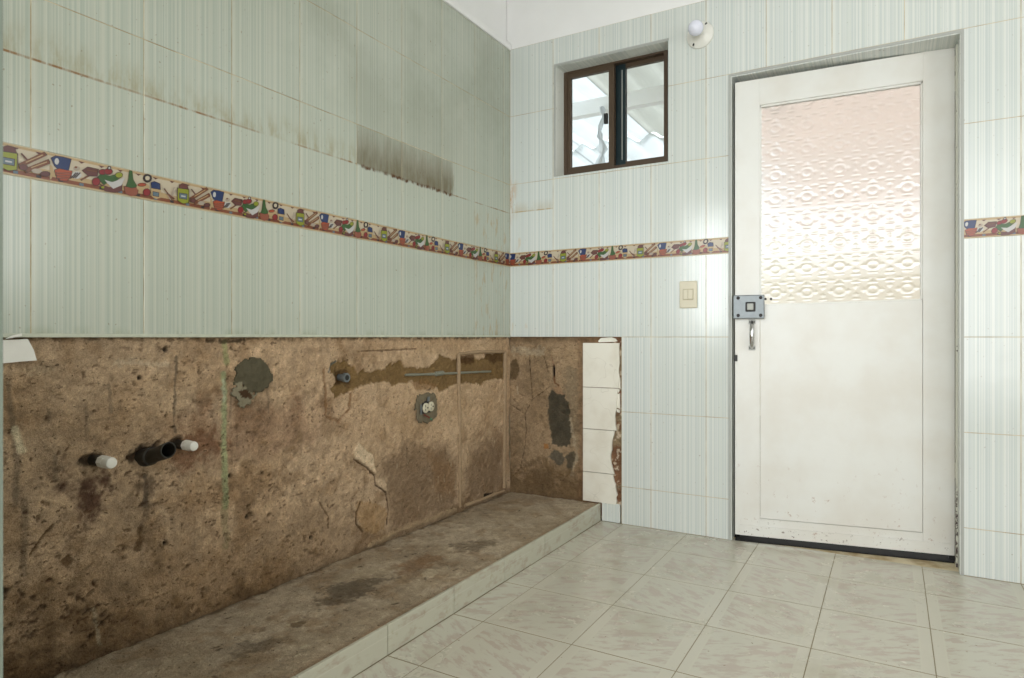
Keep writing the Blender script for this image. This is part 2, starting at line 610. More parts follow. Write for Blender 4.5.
def slab(xs, zs, holes, y0, y1):
    """wall in local x,z between y0 (room side) and y1 with rectangular holes"""
    m = MB()
    nx, nz = len(xs) - 1, len(zs) - 1

    def solid(i, j):
        if i < 0 or j < 0 or i >= nx or j >= nz:
            return False
        cx, cz = (xs[i] + xs[i + 1]) / 2, (zs[j] + zs[j + 1]) / 2
        return not any(h[0] < cx < h[1] and h[2] < cz < h[3] for h in holes)
    for i in range(nx):
        for j in range(nz):
            if not solid(i, j):
                continue
            a, b, c, d = xs[i], xs[i + 1], zs[j], zs[j + 1]
            m.add([(a, y0, c), (b, y0, c), (b, y0, d), (a, y0, d)], [(0, 1, 2, 3)])
            m.add([(a, y1, c), (b, y1, c), (b, y1, d), (a, y1, d)], [(3, 2, 1, 0)])
            if not solid(i - 1, j):
                m.add([(a, y0, c), (a, y1, c), (a, y1, d), (a, y0, d)], [(3, 2, 1, 0)])
            if not solid(i + 1, j):
                m.add([(b, y0, c), (b, y1, c), (b, y1, d), (b, y0, d)], [(0, 1, 2, 3)])
            if not solid(i, j - 1):
                m.add([(a, y0, c), (b, y0, c), (b, y1, c), (a, y1, c)], [(3, 2, 1, 0)])
            if not solid(i, j + 1):
                m.add([(a, y0, d), (b, y0, d), (b, y1, d), (a, y1, d)], [(0, 1, 2, 3)])
    # merge the shared corners
    key, vv, remap = {}, [], []
    for p in m.v:
        q = tuple(round(c, 5) for c in p)
        if q not in key:
            key[q] = len(vv)
            vv.append(p)
        remap.append(key[q])
    return vv, [tuple(remap[q] for q in f) for f in m.f]


# ------------------------------------------------------------------ noise for painted / uneven surfaces
def _hash(ix, iy, seed):
    h = (ix.astype(np.int64) * 374761393 + iy.astype(np.int64) * 668265263 + seed * 1274126177) & 0xFFFFFFFF
    h = ((h ^ (h >> 13)) * 1274126177) & 0xFFFFFFFF
    return ((h ^ (h >> 16)) & 0xFFFF) / 65535.0


def vnoise(x, y, seed=0):
    ix, iy = np.floor(x), np.floor(y)
    fx, fy = x - ix, y - iy
    fx, fy = fx * fx * (3 - 2 * fx), fy * fy * (3 - 2 * fy)
    a, b = _hash(ix, iy, seed), _hash(ix + 1, iy, seed)
    c, d = _hash(ix, iy + 1, seed), _hash(ix + 1, iy + 1, seed)
    return (a + (b - a) * fx) * (1 - fy) + (c + (d - c) * fx) * fy


def fbm(x, y, scale, seed=0, octv=5, gain=0.55):
    s, a, t = 0.0, 1.0, 0.0
    for k in range(octv):
        s = s + a * vnoise(x * scale + 17.3 * k, y * scale + 9.1 * k, seed + k)
        t += a
        a *= gain
        scale *= 2.03
    return s / t


def sstep(v, lo, hi):
    t = np.clip((v - lo) / (hi - lo), 0, 1)
    return t * t * (3 - 2 * t)


def sdf(x, y, poly):
    """signed distance, negative inside"""
    d = np.full(x.shape, 1e9)
    ins = np.zeros(x.shape, bool)
    n = len(poly)
    for k in range(n):
        ax, ay = poly[k]
        bx, by = poly[(k + 1) % n]
        ex, ey = bx - ax, by - ay
        t = np.clip(((x - ax) * ex + (y - ay) * ey) / (ex * ex + ey * ey + 1e-12), 0, 1)
        d = np.minimum(d, np.hypot(x - ax - t * ex, y - ay - t * ey))
        if ay != by:
            c = ((ay > y) != (by > y)) & (x < (bx - ax) * (y - ay) / (by - ay) + ax)
            ins ^= c
    return np.where(ins, -d, d)


def pdist(x, y, line):
    d = np.full(x.shape, 1e9)
    for (ax, ay), (bx, by) in zip(line[:-1], line[1:]):
        ex, ey = bx - ax, by - ay
        t = np.clip(((x - ax) * ex + (y - ay) * ey) / (ex * ex + ey * ey + 1e-12), 0, 1)
        d = np.minimum(d, np.hypot(x - ax - t * ex, y - ay - t * ey))
    return d


class Paint:
    """colour and relief of an uneven surface sampled on a grid in its own u,v metres"""

    def __init__(self, u, v, base):
        self.u, self.v = u, v
        self.c = np.ones(u.shape + (3,)) * np.array(lin(base))
        self.h = np.zeros(u.shape)
        self.n = fbm(u, v, 30, 5)
        self.n2 = fbm(u, v, 90, 8, 4)

    def over(self, mask, rgb):
        m = np.clip(mask, 0, 1)[..., None]
        self.c = self.c * (1 - m) + np.array(lin(rgb)) * m

    def area(self, poly, rgb, amt=1.0, soft=0.006, wob=0.02, raise_=0.0):
        d = sdf(self.u, self.v, poly) + (self.n - 0.5) * wob * 2 + (self.n2 - 0.5) * wob * 1.6
        m = sstep(-d, -soft, soft)
        self.over(m * amt, rgb)
        self.h += m * raise_
        return m

    def grain(self, amt, pits=0.5, seed=70):
        g = fbm(self.u, self.v, 48, seed + 1, 4, 0.75)
        g2 = fbm(self.u, self.v, 11, seed + 11, 5, 0.6)
        k = 1 + amt * ((g - 0.5) * 2.6 + (g2 - 0.5) * 1.6)
        self.c = np.clip(self.c * k[..., None], 0.004, 0.9)
        p = sstep(fbm(self.u * 0.8, self.v * 1.25, 80, seed + 21, 3, 0.6), 0.655, 0.72) * sstep(g2, 0.40, 0.6)
        self.over(p * pits, (84, 62, 42))
        self.h += (g - 0.5) * 0.004 - p * 0.003

    def line(self, pts, rgb, w, amt=1.0, wob=0.004, raise_=0.0, soft=0.5):
        d = pdist(self.u, self.v, pts) + (self.n2 - 0.5) * wob * 2
        m = sstep(-d, -w * (1 + soft), -w * (1 - soft))
        self.over(m * amt, rgb)
        self.h += m * raise_
        return m


def grid_object(name, U, V, paint, place, mat, parent, keep=None):
    """regular grid coloured and displaced by a Paint; place(u, v, h) gives local coordinates"""
    nu, nv = U.shape
    X = place(U, V, paint.h)
    co = np.stack([np.broadcast_to(a, U.shape) for a in X], -1).reshape(-1, 3)
    i = np.arange(nu * nv).reshape(nu, nv)
    quads = np.stack([i[:-1, :-1], i[1:, :-1], i[1:, 1:], i[:-1, 1:]], -1).reshape(-1, 4)
    cols = paint.c.reshape(-1, 3)
    if keep is not None:
        kf = keep.reshape(-1)[quads].all(1)
        quads = quads[kf]
        used = np.unique(quads)
        mp = np.zeros(nu * nv, int)
        mp[used] = np.arange(len(used))
        co, cols, quads = co[used], cols[used], mp[quads]
    me = bpy.data.meshes.new(name)
    me.vertices.add(len(co))
    me.vertices.foreach_set('co', co.astype(np.float32).ravel())
    me.loops.add(quads.size)
    me.loops.foreach_set('vertex_index', quads.astype(np.int32).ravel())
    me.polygons.add(len(quads))
    me.polygons.foreach_set('loop_start', np.arange(0, quads.size, 4, dtype=np.int32))
    me.polygons.foreach_set('use_smooth', np.ones(len(quads), bool))
    at = me.color_attributes.new('Col', 'FLOAT_COLOR', 'POINT')
    at.data.foreach_set('color', np.c_[cols, np.ones(len(cols))].astype(np.float32).ravel())
    me.materials.append(mat)
    me.update()
    me.validate()
    o = bpy.data.objects.new(name, me)
    return link(o, parent)


T = 0.012          # tile thickness: tile faces lie in the planes x 0 and y 0
HALF = math.pi / 2
ZTOP = 2.42
ZCEIL = 2.95
XR = 3.05          # right wall
YF = -2.64         # entrance wall
WALL = 0.16
GB = 0.034         # masonry face behind the tile bed
YH2 = -5.25        # unseen hall wall, added to shut out sky light behind the camera

# ------------------------------------------------------------------ room shell
DOOR = (1.129, 1.979, 0.0, 2.057)
WIN = (0.265, 0.850, 1.716, 2.282)

v, f = slab([-0.16, WIN[0], WIN[1], DOOR[0], DOOR[1], XR + 0.15], [-0.25, 0.0, WIN[2], DOOR[3], WIN[3], ZTOP, ZCEIL],
            [DOOR, WIN], GB, WALL)
wall_back = struct(mk('wall_back', v, f, MAT['grout']))
v, f = slab([-5.4, 0.16], [-0.25, ZCEIL], [], GB, WALL)
wall_left = struct(mk('wall_left', v, f, MAT['grout'], rotz=HALF))
# right wall with an unseen window added for side light, built in the same local frame (x along -y world)
RW = (0.75, 1.95, 1.15, 2.25)
v, f = slab([-0.16, RW[0], RW[1], 5.4], [-0.25, RW[2], RW[3], ZCEIL], [RW], 0.0, 0.15)
wall_right = struct(mk('wall_right', v, f, MAT['white_paint'], loc=(XR, 0, 0), rotz=-HALF))
# entrance wall: stub with a small window, then a wide opening, beam above
SW = (0.20, 0.60, 0.95, 1.98)
v, f = slab([-XR - 0.15, -0.864, -SW[1], -SW[0], 0.16], [-0.25, SW[2], SW[3], 2.55, ZCEIL],
            [(-SW[1], -SW[0], SW[2], SW[3]), (-XR, -0.864, -0.30, 2.55)], 0.0, 0.11)
wall_front = struct(mk('wall_front', v, f, MAT['stub_paint'], loc=(0, YF, 0), rotz=math.pi))
HW = (0.20, 3.0, 0.25, 2.75)
v, f = slab([-XR - 0.15, -HW[1], -HW[0], 0.16], [-0.25, HW[2], HW[3], ZCEIL], [(-HW[1], -HW[0], HW[2], HW[3])], 0.0, 0.12)
wall_light_block = struct(mk('wall_light_block', v, f, MAT['white_paint'], loc=(0, YH2, 0), rotz=math.pi))  # added to block sky light; its opening holds the rear lamp
ceiling = struct(MB().box((-0.16, YH2 - 0.12, ZCEIL), (XR + 0.15, WALL, ZCEIL + 0.12)).build('ceiling', MAT['white_paint']))
floor = struct(MB().box((-0.16, -7.0, -0.12), (XR + 0.15, WALL, -0.0007)).build('floor', MAT['floor_grout']))

# white painted band above the tiles
MB().box((-0.030, 0.004, ZTOP), (XR, GB, ZCEIL)).build('painted_band', MAT['white_paint'], wall_back)
MB().box((YF, 0.022, ZTOP), (0.0, GB, ZCEIL)).build('painted_band', MAT['white_paint'], wall_left)
MB().bbox((YF, -0.010, ZTOP - 0.006), (0.0, T, ZTOP + 0.026), 0.004).build('top_lip', MAT['white_paint'], wall_left)

# mortar bed that carries the tiles, its joints almost flush with the tile faces
v, f = slab([YF, 0.0], [0.902, ZTOP], [], 0.0007, GB)
mk('tile_bed', v, f, MAT['grout'], wall_left)
v, f = slab([0.0, WIN[0], 0.622, WIN[1], DOOR[0], DOOR[1], XR], [0.0, 0.902, WIN[2], DOOR[3], WIN[3], ZTOP],
            [DOOR, WIN, (-1, 0.622, -1, 0.902)], 0.0007, GB)
mk('tile_bed', v, f, MAT['grout'], wall_back)

MB().bbox((YF, -0.0035, 0.899), (0.0, 0.010, 0.9085), 0.0015).build('bottom_bead', MAT['bead'], wall_left)

# ------------------------------------------------------------------ wall tiles
_cache = {}


def tile_mesh(w, h, mat, bev=0.0007, gap=0.0011):
    key = (round(w, 4), round(h, 4), mat.name)
    if key in _cache:
        return _cache[key]
    a, b, c, d = gap, w - gap, gap, h - gap
    vs = [(a, T, c), (b, T, c), (b, T, d), (a, T, d),
          (a, bev, c), (b, bev, c), (b, bev, d), (a, bev, d),
          (a + bev, 0, c + bev), (b - bev, 0, c + bev), (b - bev, 0, d - bev), (a + bev, 0, d - bev)]
    fs = [(8, 9, 10, 11)]
    for k in range(4):
        n = (k + 1) % 4
        fs += [(k, n, 4 + n, 4 + k), (4 + k, 4 + n, 8 + n, 8 + k)]
    me = bpy.data.meshes.new('wall_tile')
    me.from_pydata(vs, [], fs)
    me.materials.append(mat)
    me.update()
    _cache[key] = me
    return me


def place_tile(parent, u0, u1, z0, z1, mat, jit=0.0003):
    # children take coordinates local to their wall (x along, z up, room towards -y)
    o = inst('wall_tile', tile_mesh(u1 - u0, z1 - z0, mat), parent, (u0, -random.random() * jit, z0))
    return o


def cut_tile(parent, cell, hole, mat):
    """a tile with a rectangular bite: remaining rectangles share one mesh"""
    a, b, c, d = cell
    g = 0.0013
    a, b, c, d = a + g, b - g, c + g, d - g
    xs = sorted({a, b, min(max(hole[0], a), b), min(max(hole[1], a), b)})
    zs = sorted({c, d, min(max(hole[2], c), d), min(max(hole[3], c), d)})
    if len(xs) < 2 or len(zs) < 2:
        return
    v, f = slab(xs, zs, [hole], 0.0, T)
    if not f:
        return
    ox, oz = cell[0], cell[2]
    mk('wall_tile', [(p[0] - ox, p[1], p[2] - oz) for p in v], f, mat, parent, (ox, 0, oz))


ROWS_UP = [(0.900, 1.272), (1.343, 1.705), (1.705, 2.065), (2.065, ZTOP)]
LJ = [YF, -2.504, -2.233, -1.964, -1.691, -1.424, -1.148, -0.885, -0.607, -0.337, -0.066, 0.0]
for (z0, z1) in ROWS_UP:
    for u0, u1 in zip(LJ[:-1], LJ[1:]):
        place_tile(wall_left, u0, u1, z0, z1, MAT['tile_left'])

BJ = [0.0, 0.254, 0.506, 0.768, 1.024, 1.280, 1.536, 1.792, 2.157, 2.413, 2.669, XR]
HD = (DOOR[0], DOOR[1], -1, DOOR[3])


def overlaps(c, h):
    return c[0] < h[1] - 1e-4 and c[1] > h[0] + 1e-4 and c[2] < h[3] - 1e-4 and c[3] > h[2] + 1e-4


rows_back = [(0.0, 0.18), (0.18, 0.54), (0.54, 0.90)] + ROWS_UP
for (z0, z1) in rows_back:
    for u0, u1 in zip(BJ[:-1], BJ[1:]):
        if z1 < 0.91:
            if u1 < 0.63:
                continue
            u0 = max(u0, 0.622)
        cell = (u0, u1, z0, z1)
        hs = [h for h in (HD, WIN) if overlaps(cell, h)]
        if not hs:
            place_tile(wall_back, u0, u1, z0, z1, MAT['tile_back'])
        else:
            h = hs[0]
            if h[0] <= u0 and h[1] >= u1 and h[2] <= z0 and h[3] >= z1:
                continue
            cut_tile(wall_back, cell, h, MAT['tile_back'])
# narrow tile left at the foot of the white strip, beside the plinth
place_tile(wall_back, 0.520, 0.615, 0.0, 0.092, MAT['tile_back'])

# reveals of the window and the door, tiled (local pieces, facing into the opening)


def reveal(parent, name, a, b, mat):
    m = MB().box(a, b)
    ox, oy, oz = a
    o = mk(name, [(p[0] - ox, p[1] - oy, p[2] - oz) for p in m.v], m.f, mat, parent, (ox, oy, oz))
    return o


d = 0.092
reveal(wall_back, 'reveal_tile', (WIN[0], 0.0, WIN[3] - 0.006), (WIN[1], d + 0.06, WIN[3]), MAT['tile_back'])
reveal(wall_back, 'reveal_tile', (WIN[0], 0.0, WIN[2]), (WIN[0] + 0.006, d, WIN[3] - 0.006), MAT['tile_back'])
reveal(wall_back, 'reveal_tile', (B(668, 100, 0.092)[0], 0.096, WIN[2]), (WIN[1], d + 0.06, WIN[3] - 0.006), MAT['tile_back'])
reveal(wall_back, 'reveal_tile', (WIN[0] + 0.006, 0.080, WIN[2]), (B(668, 100, 0.092)[0], d + 0.06, B(616, 169, 0.092)[1]), MAT['tile_back'])
for (x0, x1) in zip([DOOR[0], 1.28, 1.536, 1.792], [1.28, 1.536, 1.792, DOOR[1]]):
    reveal(wall_back, 'reveal_tile', (x0, 0.0, DOOR[3] - 0.008), (x1 - 0.001, WALL, DOOR[3]), MAT['tile_back'])
for (z0, z1) in [(0.0, 0.54), (0.54, 0.9), (0.9, 1.30), (1.30, 1.705), (1.705, DOOR[3] - 0.008)]:
    reveal(wall_back, 'reveal_tile', (DOOR[0], 0.0, z0), (DOOR[0] + 0.007, WALL, z1 - 0.001), MAT['tile_back'])
    reveal(wall_back, 'reveal_tile', (DOOR[1] - 0.007, 0.0, z0), (DOOR[1], WALL, z1 - 0.001), MAT['tile_back'])
# metal edge trims round the openings
for (a, b) in [((WIN[0] - 0.005, -0.004, WIN[3] - 0.004), (WIN[1] + 0.004, 0.004, WIN[3] + 0.005)),
               ((WIN[0] - 0.005, -0.004, WIN[2]), (WIN[0] + 0.004, 0.004, WIN[3] - 0.004)),
               ((DOOR[0] - 0.006, -0.004, DOOR[3] - 0.004), (DOOR[1] + 0.006, 0.004, DOOR[3] + 0.006)),
               ((DOOR[0] - 0.006, -0.004, 0.0), (DOOR[0] + 0.004, 0.004, DOOR[3] - 0.004)),
               ((DOOR[1] - 0.004, -0.004, 0.0), (DOOR[1] + 0.006, 0.004, DOOR[3] - 0.004))]:
    MB().box(a, b).build('edge_trim', MAT['alu_trim'], wall_back)

# ------------------------------------------------------------------ decorated border tiles
PAL = [('border_cream', (238, 222, 192)), ('border_tan', (222, 190, 138)), ('border_brown', (150, 80, 42)), ('border_dark', (52, 40, 40)),
       ('border_blue', (26, 54, 112)), ('border_orange', (200, 86, 46)), ('border_red', (160, 30, 34)), ('border_green', (58, 104, 40)),
       ('border_lime', (168, 176, 40)), ('border_white', (232, 230, 226)), ('border_terracotta', (172, 94, 66)), ('border_slate', (110, 132, 146)),
       ('border_sausage', (138, 78, 42)), ('border_rust', (116, 60, 54)), ('border_pale', (206, 190, 170)), ('border_shadow', (78, 48, 34))]
PI_ = {n.split('_')[1]: i for i, (n, c) in enumerate(PAL)}
PMAT = [plain(n, tuple(v * 0.80 for v in c), 0.30, 0, 0.5, 0.03, 200) for n, c in PAL]
ZB0, ZB1 = 1.272, 1.343
P0 = L(195 / 3.938, 160)[0]
PER = 0.4268


def zp(x, y):
    """print coordinates: read off the second repeat of the pattern, as fraction of the repeat and of the height"""
    yy, zz = L(x / 3.938, 130 + y / 3.938)
    return ((yy - P0) / PER, (zz - ZB0) / (ZB1 - ZB0))


PRINT = []


def pr(colr, pts):
    PRINT.append((PI_[colr], [zp(*p) for p in pts]))


def pe(colr, cx, cy, rx, ry, n=10):
    pr(colr, [(cx + rx * math.cos(2 * math.pi * k / n), cy + ry * math.sin(2 * math.pi * k / n)) for k in range(n)])


def pb(colr, x0, y0, x1, y1, w):
    dx, dy = x1 - x0, y1 - y0
    l = math.hypot(dx, dy)
    nx, ny = -dy / l * w / 2, dx / l * w / 2
    pr(colr, [(x0 + nx, y0 + ny), (x1 + nx, y1 + ny), (x1 - nx, y1 - ny), (x0 - nx, y0 - ny)])


# jug on its bowl
pe('tan', 195, 165, 14, 30)
pr('blue', [(200, 112), (218, 103), (248, 108), (278, 116), (270, 150), (264, 168), (248, 160), (232, 160), (214, 142)])
pe('white', 222, 124, 9, 13)
pr('orange', [(214, 158), (232, 153), (262, 160), (281, 162), (279, 180), (262, 200), (238, 199), (220, 182)])
for q in (168, 178, 188):
    pb('terracotta', 222, q, 274, q + 4, 4)
pe('pale', 300, 152, 14, 9)
pe('sausage', 297, 147, 6, 4)
pe('white', 300, 178, 20, 15)
for q in (-8, 0, 8):
    pb('dark', 288 + q, 188, 304 + q, 170, 4)
pr('rust', [(322, 160), (344, 147), (386, 156), (379, 182), (346, 180)])
pb('sausage', 318, 196, 345, 182, 6)
pb('sausage', 338, 158, 380, 164, 5)
pr('rust', [(392, 214), (430, 226), (478, 214), (476, 240), (450, 246), (412, 240)])
pr('green', [(380, 190), (396, 172), (430, 182), (452, 176), (474, 188), (448, 204), (424, 204), (408, 216), (396, 204)])
pe('red', 402, 166, 14, 10)
pe('red', 424, 164, 16, 11)
pe('dark', 428, 150, 8, 8)
pe('white', 428, 150, 4, 4)
pe('lime', 466, 178, 14, 10)
pr('white', [(408, 196), (440, 206), (490, 188), (476, 218), (444, 232), (424, 214)])
pe('red', 376, 204, 15, 15)
pe('lime', 402, 226, 7, 5)
pr('terracotta', [(486, 224), (512, 218), (542, 228), (538, 254), (514, 264), (492, 250)])
pr('green', [(494, 222), (502, 200), (507, 160), (518, 162), (522, 196), (538, 224), (516, 228)])
pe('dark', 578, 190, 16, 16, 12)
pe('cream', 578, 190, 9, 9)
pe('tan', 560, 225, 26, 16)
pe('orange', 556, 216, 16, 6)
pe('red', 575, 246, 14, 14)
pr('tan', [(591, 228), (630, 236), (629, 268), (612, 272), (594, 262)])
pr('blue', [(592, 208), (606, 204), (626, 212), (628, 234), (594, 228)])
pr('slate', [(600, 244), (622, 248), (621, 262), (600, 258)])
for a in ((642, 230, 672, 276), (652, 246, 682, 268), (690, 236, 664, 272), (684, 226, 676, 250)):
    pb('pale', *a, 6)
pb('sausage', 646, 234, 672, 272, 4)
pb('sausage', 656, 252, 682, 270, 5)
pr('rust', [(702, 228), (704, 216), (716, 212), (732, 216), (738, 232)])
pr('lime', [(697, 230), (740, 236), (739, 286), (718, 290), (697, 278)])
pr('slate', [(704, 249), (733, 254), (732, 273), (704, 268)])
pb('white', 710, 260, 727, 263, 5)
pb('rust', 752, 236, 772, 262, 4)
pb('sausage', 748, 272, 812, 232, 13)
pb('sausage', 762, 288, 822, 256, 14)
pb('tan', 762, 262, 806, 236, 3)
pb('tan', 776, 278, 816, 258, 3)
pe('rust', 756, 278, 10, 8)
pe('pale', 790, 288, 14, 8)
pe('rust', 812, 296, 12, 7)


def clip_u(poly, lo, hi):
    for lim, sg in ((lo, 1), (hi, -1)):
        out = []
        for k in range(len(poly)):
            a, b = poly[k], poly[(k + 1) % len(poly)]
            ia, ib = (a[0] - lim) * sg >= 0, (b[0] - lim) * sg >= 0
            if ia:
                out.append(a)
            if ia != ib:
                t = (lim - a[0]) / (b[0] - a[0])
                out.append((lim, a[1] + t * (b[1] - a[1])))
        poly = out
        if len(poly) < 3:
            return []
    return poly


_bcache = {}


def border_tile(parent, start, per, lo, hi):
    """one border tile holding one repeat, cut at lo..hi (metres along the wall)"""
    a, b = max(start, lo), min(start + per, hi)
    if b - a < 0.004:
        return
    key = (round(a - start, 4), round(b - start, 4), round(per, 4))
    h = ZB1 - ZB0
    if key not in _bcache:
        body = tile_mesh(b - a, h, PMAT[0], 0.0003, 0.0002)
        m = MB()
        fa, fb = (a - start + 0.0004) / per, (b - start - 0.0004) / per
        items = [(PI_['tan'], [(0, 0.0), (1, 0.0), (1, 0.40), (0.8, 0.34), (0.55, 0.42), (0.3, 0.33), (0, 0.40)]),
                 (PI_['tan'], [(0, 0.90), (1, 0.90), (1, 0.985), (0, 0.985)]),
                 (PI_['brown'], [(0, 0.06), (1, 0.06), (1, 0.19), (0, 0.19)])]
        for k in range(9):
            c = (k + 0.5) / 9
            items.append((PI_['rust'], [(c - 0.018, 0.92), (c + 0.018, 0.92), (c, 0.845)]))
            items.append((PI_['slate' if k % 2 else 'dark'], [(c - 0.012, 0.07), (c + 0.012, 0.07), (c + 0.012, 0.16), (c - 0.012, 0.16)]))
        for ci, poly in PRINT:
            xs_, zs_ = [p[0] * per for p in poly], [p[1] * h for p in poly]
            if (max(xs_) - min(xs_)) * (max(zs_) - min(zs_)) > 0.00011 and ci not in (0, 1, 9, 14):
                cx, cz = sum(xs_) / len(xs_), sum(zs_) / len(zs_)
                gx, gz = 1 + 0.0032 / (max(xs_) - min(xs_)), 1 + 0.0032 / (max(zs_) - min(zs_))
                items.append((PI_['shadow'], [((cx + (a_ - cx) * gx) / per, (cz + (b_ - cz) * gz) / h) for a_, b_ in zip(xs_, zs_)]))  # printed dark brown outline behind the motif
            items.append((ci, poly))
        for n, (ci, poly) in enumerate(items):
            poly = clip_u(poly, fa, fb)
            if len(poly) < 3:
                continue
            ar = sum(poly[q][0] * poly[(q + 1) % len(poly)][1] - poly[(q + 1) % len(poly)][0] * poly[q][1] for q in range(len(poly)))
            if ar < 0:
                poly = poly[::-1]
            y = -0.0002 - 0.00003 * n
            off = (a - start)
            m.add([(p[0] * per - off, y, min(max(p[1], 0.02), 0.98) * h) for p in poly], [tuple(range(len(poly)))], ci)
        me = bpy.data.meshes.new('printed_pattern')
        me.from_pydata(m.v, [], m.f)
        for q in PMAT:
            me.materials.append(q)
        me.polygons.foreach_set('material_index', m.i)
        me.update()
        _bcache[key] = (body, me)
    body, me = _bcache[key]
    t = inst('border_tile', body, parent, (a, -0.001, ZB0))
    inst('printed_pattern', me, t, (0, 0, 0))


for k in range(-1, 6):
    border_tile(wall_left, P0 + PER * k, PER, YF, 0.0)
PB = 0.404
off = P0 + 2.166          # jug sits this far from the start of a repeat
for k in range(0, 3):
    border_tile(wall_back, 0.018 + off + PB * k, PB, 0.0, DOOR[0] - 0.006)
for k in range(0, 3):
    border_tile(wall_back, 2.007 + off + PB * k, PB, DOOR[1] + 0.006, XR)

# ------------------------------------------------------------------ bare plaster on the left wall
def zl(scale, ox, oy, pts):
    return [L(ox + x / scale, oy + y / scale) for x, y in pts]


def zbk(scale, ox, oy, pts):
    return [B(ox + x / scale, oy + y / scale, T) for x, y in pts]


us = np.arange(YF, 0.0101, 0.0033)
vs_ = np.arange(0.0, 0.906, 0.0033)
U, V = np.meshgrid(us, vs_, indexing='ij')
P = Paint(U, V, (203, 177, 146))
n_big = fbm(U, V, 4.5, 31, 5)
n_mid = fbm(U, V, 14, 41, 5)
n_fin = fbm(U, V, 60, 51, 4)
P.over(sstep(n_big, 0.42, 0.66) * 0.6, (170, 140, 106))
P.over(sstep(n_mid, 0.50, 0.72) * 0.55, (204, 178, 146))
P.over(sstep(n_mid, 0.48, 0.30) * 0.5, (146, 116, 82))
# the third near the entrance is damper and dirtier, and darker towards its foot
P.over(sstep(U + (n_big - 0.5) * 0.5, -1.55, -2.15) * 0.40, (146, 122, 92))
P.over(sstep(V + (n_big - 0.5) * 0.35, 0.42, 0.12) * sstep(U, -0.9, -1.5) * 0.58, (128, 102, 70))
P.over(sstep(V + (n_mid - 0.5) * 0.2, 0.17, 0.08) * 0.5, (112, 86, 56))
P.over(sstep(U, -1.75, -2.25) * sstep(V + (n_mid - .5) * .4, 0.36, 0.14) * 0.6, (76, 58, 36))
# pale plaster by the corner
P.over(sstep(U + (n_big - 0.5) * 0.3, -1.15, -0.75) * sstep(V, 0.35, 0.55) * 0.55, (206, 176, 140))
P.over(sstep(U + (n_big - 0.5) * 0.4, -1.75, -1.45) * sstep(V + (n_mid - 0.5) * 0.3, 0.2, 0.42) * sstep(n_mid, 0.36, 0.6) * 0.55, (208, 178, 144))
# reddish band half way up
P.over(sstep(np.abs(V - 0.60 + (n_mid - 0.5) * 0.3), 0.14, 0.02) * sstep(U, -2.0, -1.75) * sstep(U, -1.15, -1.45) * 0.45, (138, 102, 78))
# paler smears under the tiles
P.line(zl(6, 0, 330, [(180, 245), (330, 235)]), (190, 168, 136), 0.010, 0.6, 0.02)
P.line(zl(6, 0, 330, [(700, 200), (1000, 203)]), (196, 176, 148), 0.008, 0.7, 0.02)
P.line(zl(5.1, 320, 330, [(250, 60), (330, 85), (420, 62), (500, 82), (560, 60), (640, 72), (760, 64)]), (196, 164, 128), 0.02, 0.45, 0.02)
P.line(zl(5.1, 320, 330, [(220, 108), (330, 104), (500, 96)]), (96, 70, 46), 0.003, 0.7, 0.002, -0.002)
# damp areas near the corner
P.area(zl(5.1, 320, 430, [(350, 130), (440, 65), (650, 75), (700, 150), (702, 400), (560, 450), (370, 520), (350, 300), (300, 200)]), (138, 115, 90), 0.8, 0.045, 0.03)
P.area(zl(5.1, 320, 430, [(745, 220), (800, 90), (940, 50), (942, 290), (750, 385)]), (132, 109, 84), 0.75, 0.05, 0.03)
P.area(zl(5.1, 320, 430, [(560, 110), (690, 170), (695, 330), (600, 330)]), (146, 112, 76), 0.5, 0.03, 0.03)
# stripped mortar where the water pipe runs
mort = zl(5.1, 320, 330, [(66, 170), (130, 148), (176, 178), (205, 214), (340, 206), (366, 172), (420, 165), (452, 196), (580, 186), (618, 130), (684, 152), (722, 138),
                         (842, 150), (860, 118), (952, 118), (946, 252), (880, 255), (822, 282), (740, 262), (680, 290), (620, 318), (580, 286), (480, 265), (392, 282),
                         (350, 265), (212, 286), (150, 322), (84, 350), (72, 300), (100, 260), (62, 220)])
P.area(mort, (126, 100, 60), 0.92, 0.004, 0.012, -0.006)
P.area(zl(5.1, 320, 330, [(470, 262), (560, 250), (620, 290), (560, 310), (490, 300)]), (140, 106, 66), 0.7, 0.006, 0.01)
P.area(zl(5.1, 320, 330, [(725, 128), (790, 128), (800, 160), (760, 180), (725, 165)]), (84, 58, 32), 0.8, 0.005, 0.01)
P.area(zl(5.1, 320, 330, [(850, 122), (940, 122), (942, 160), (900, 175), (856, 150)]), (84, 60, 34), 0.7, 0.005, 0.01)
# scraped box round the tap stub
P.line(zl(5.1, 320, 330, [(30, 200), (38, 330), (40, 440), (105, 470), (160, 400), (165, 330)]), (128, 88, 48), 0.006, 0.6, 0.008, -0.002)
P.area(zl(5.1, 320, 330, [(85, 205), (160, 205), (165, 275), (95, 280)]), (78, 56, 32), 0.8, 0.006, 0.008, -0.004)
P.line(zl(5.1, 320, 330, [(55, 215), (65, 180), (90, 160)]), (92, 100, 96), 0.004, 0.8, 0.002)
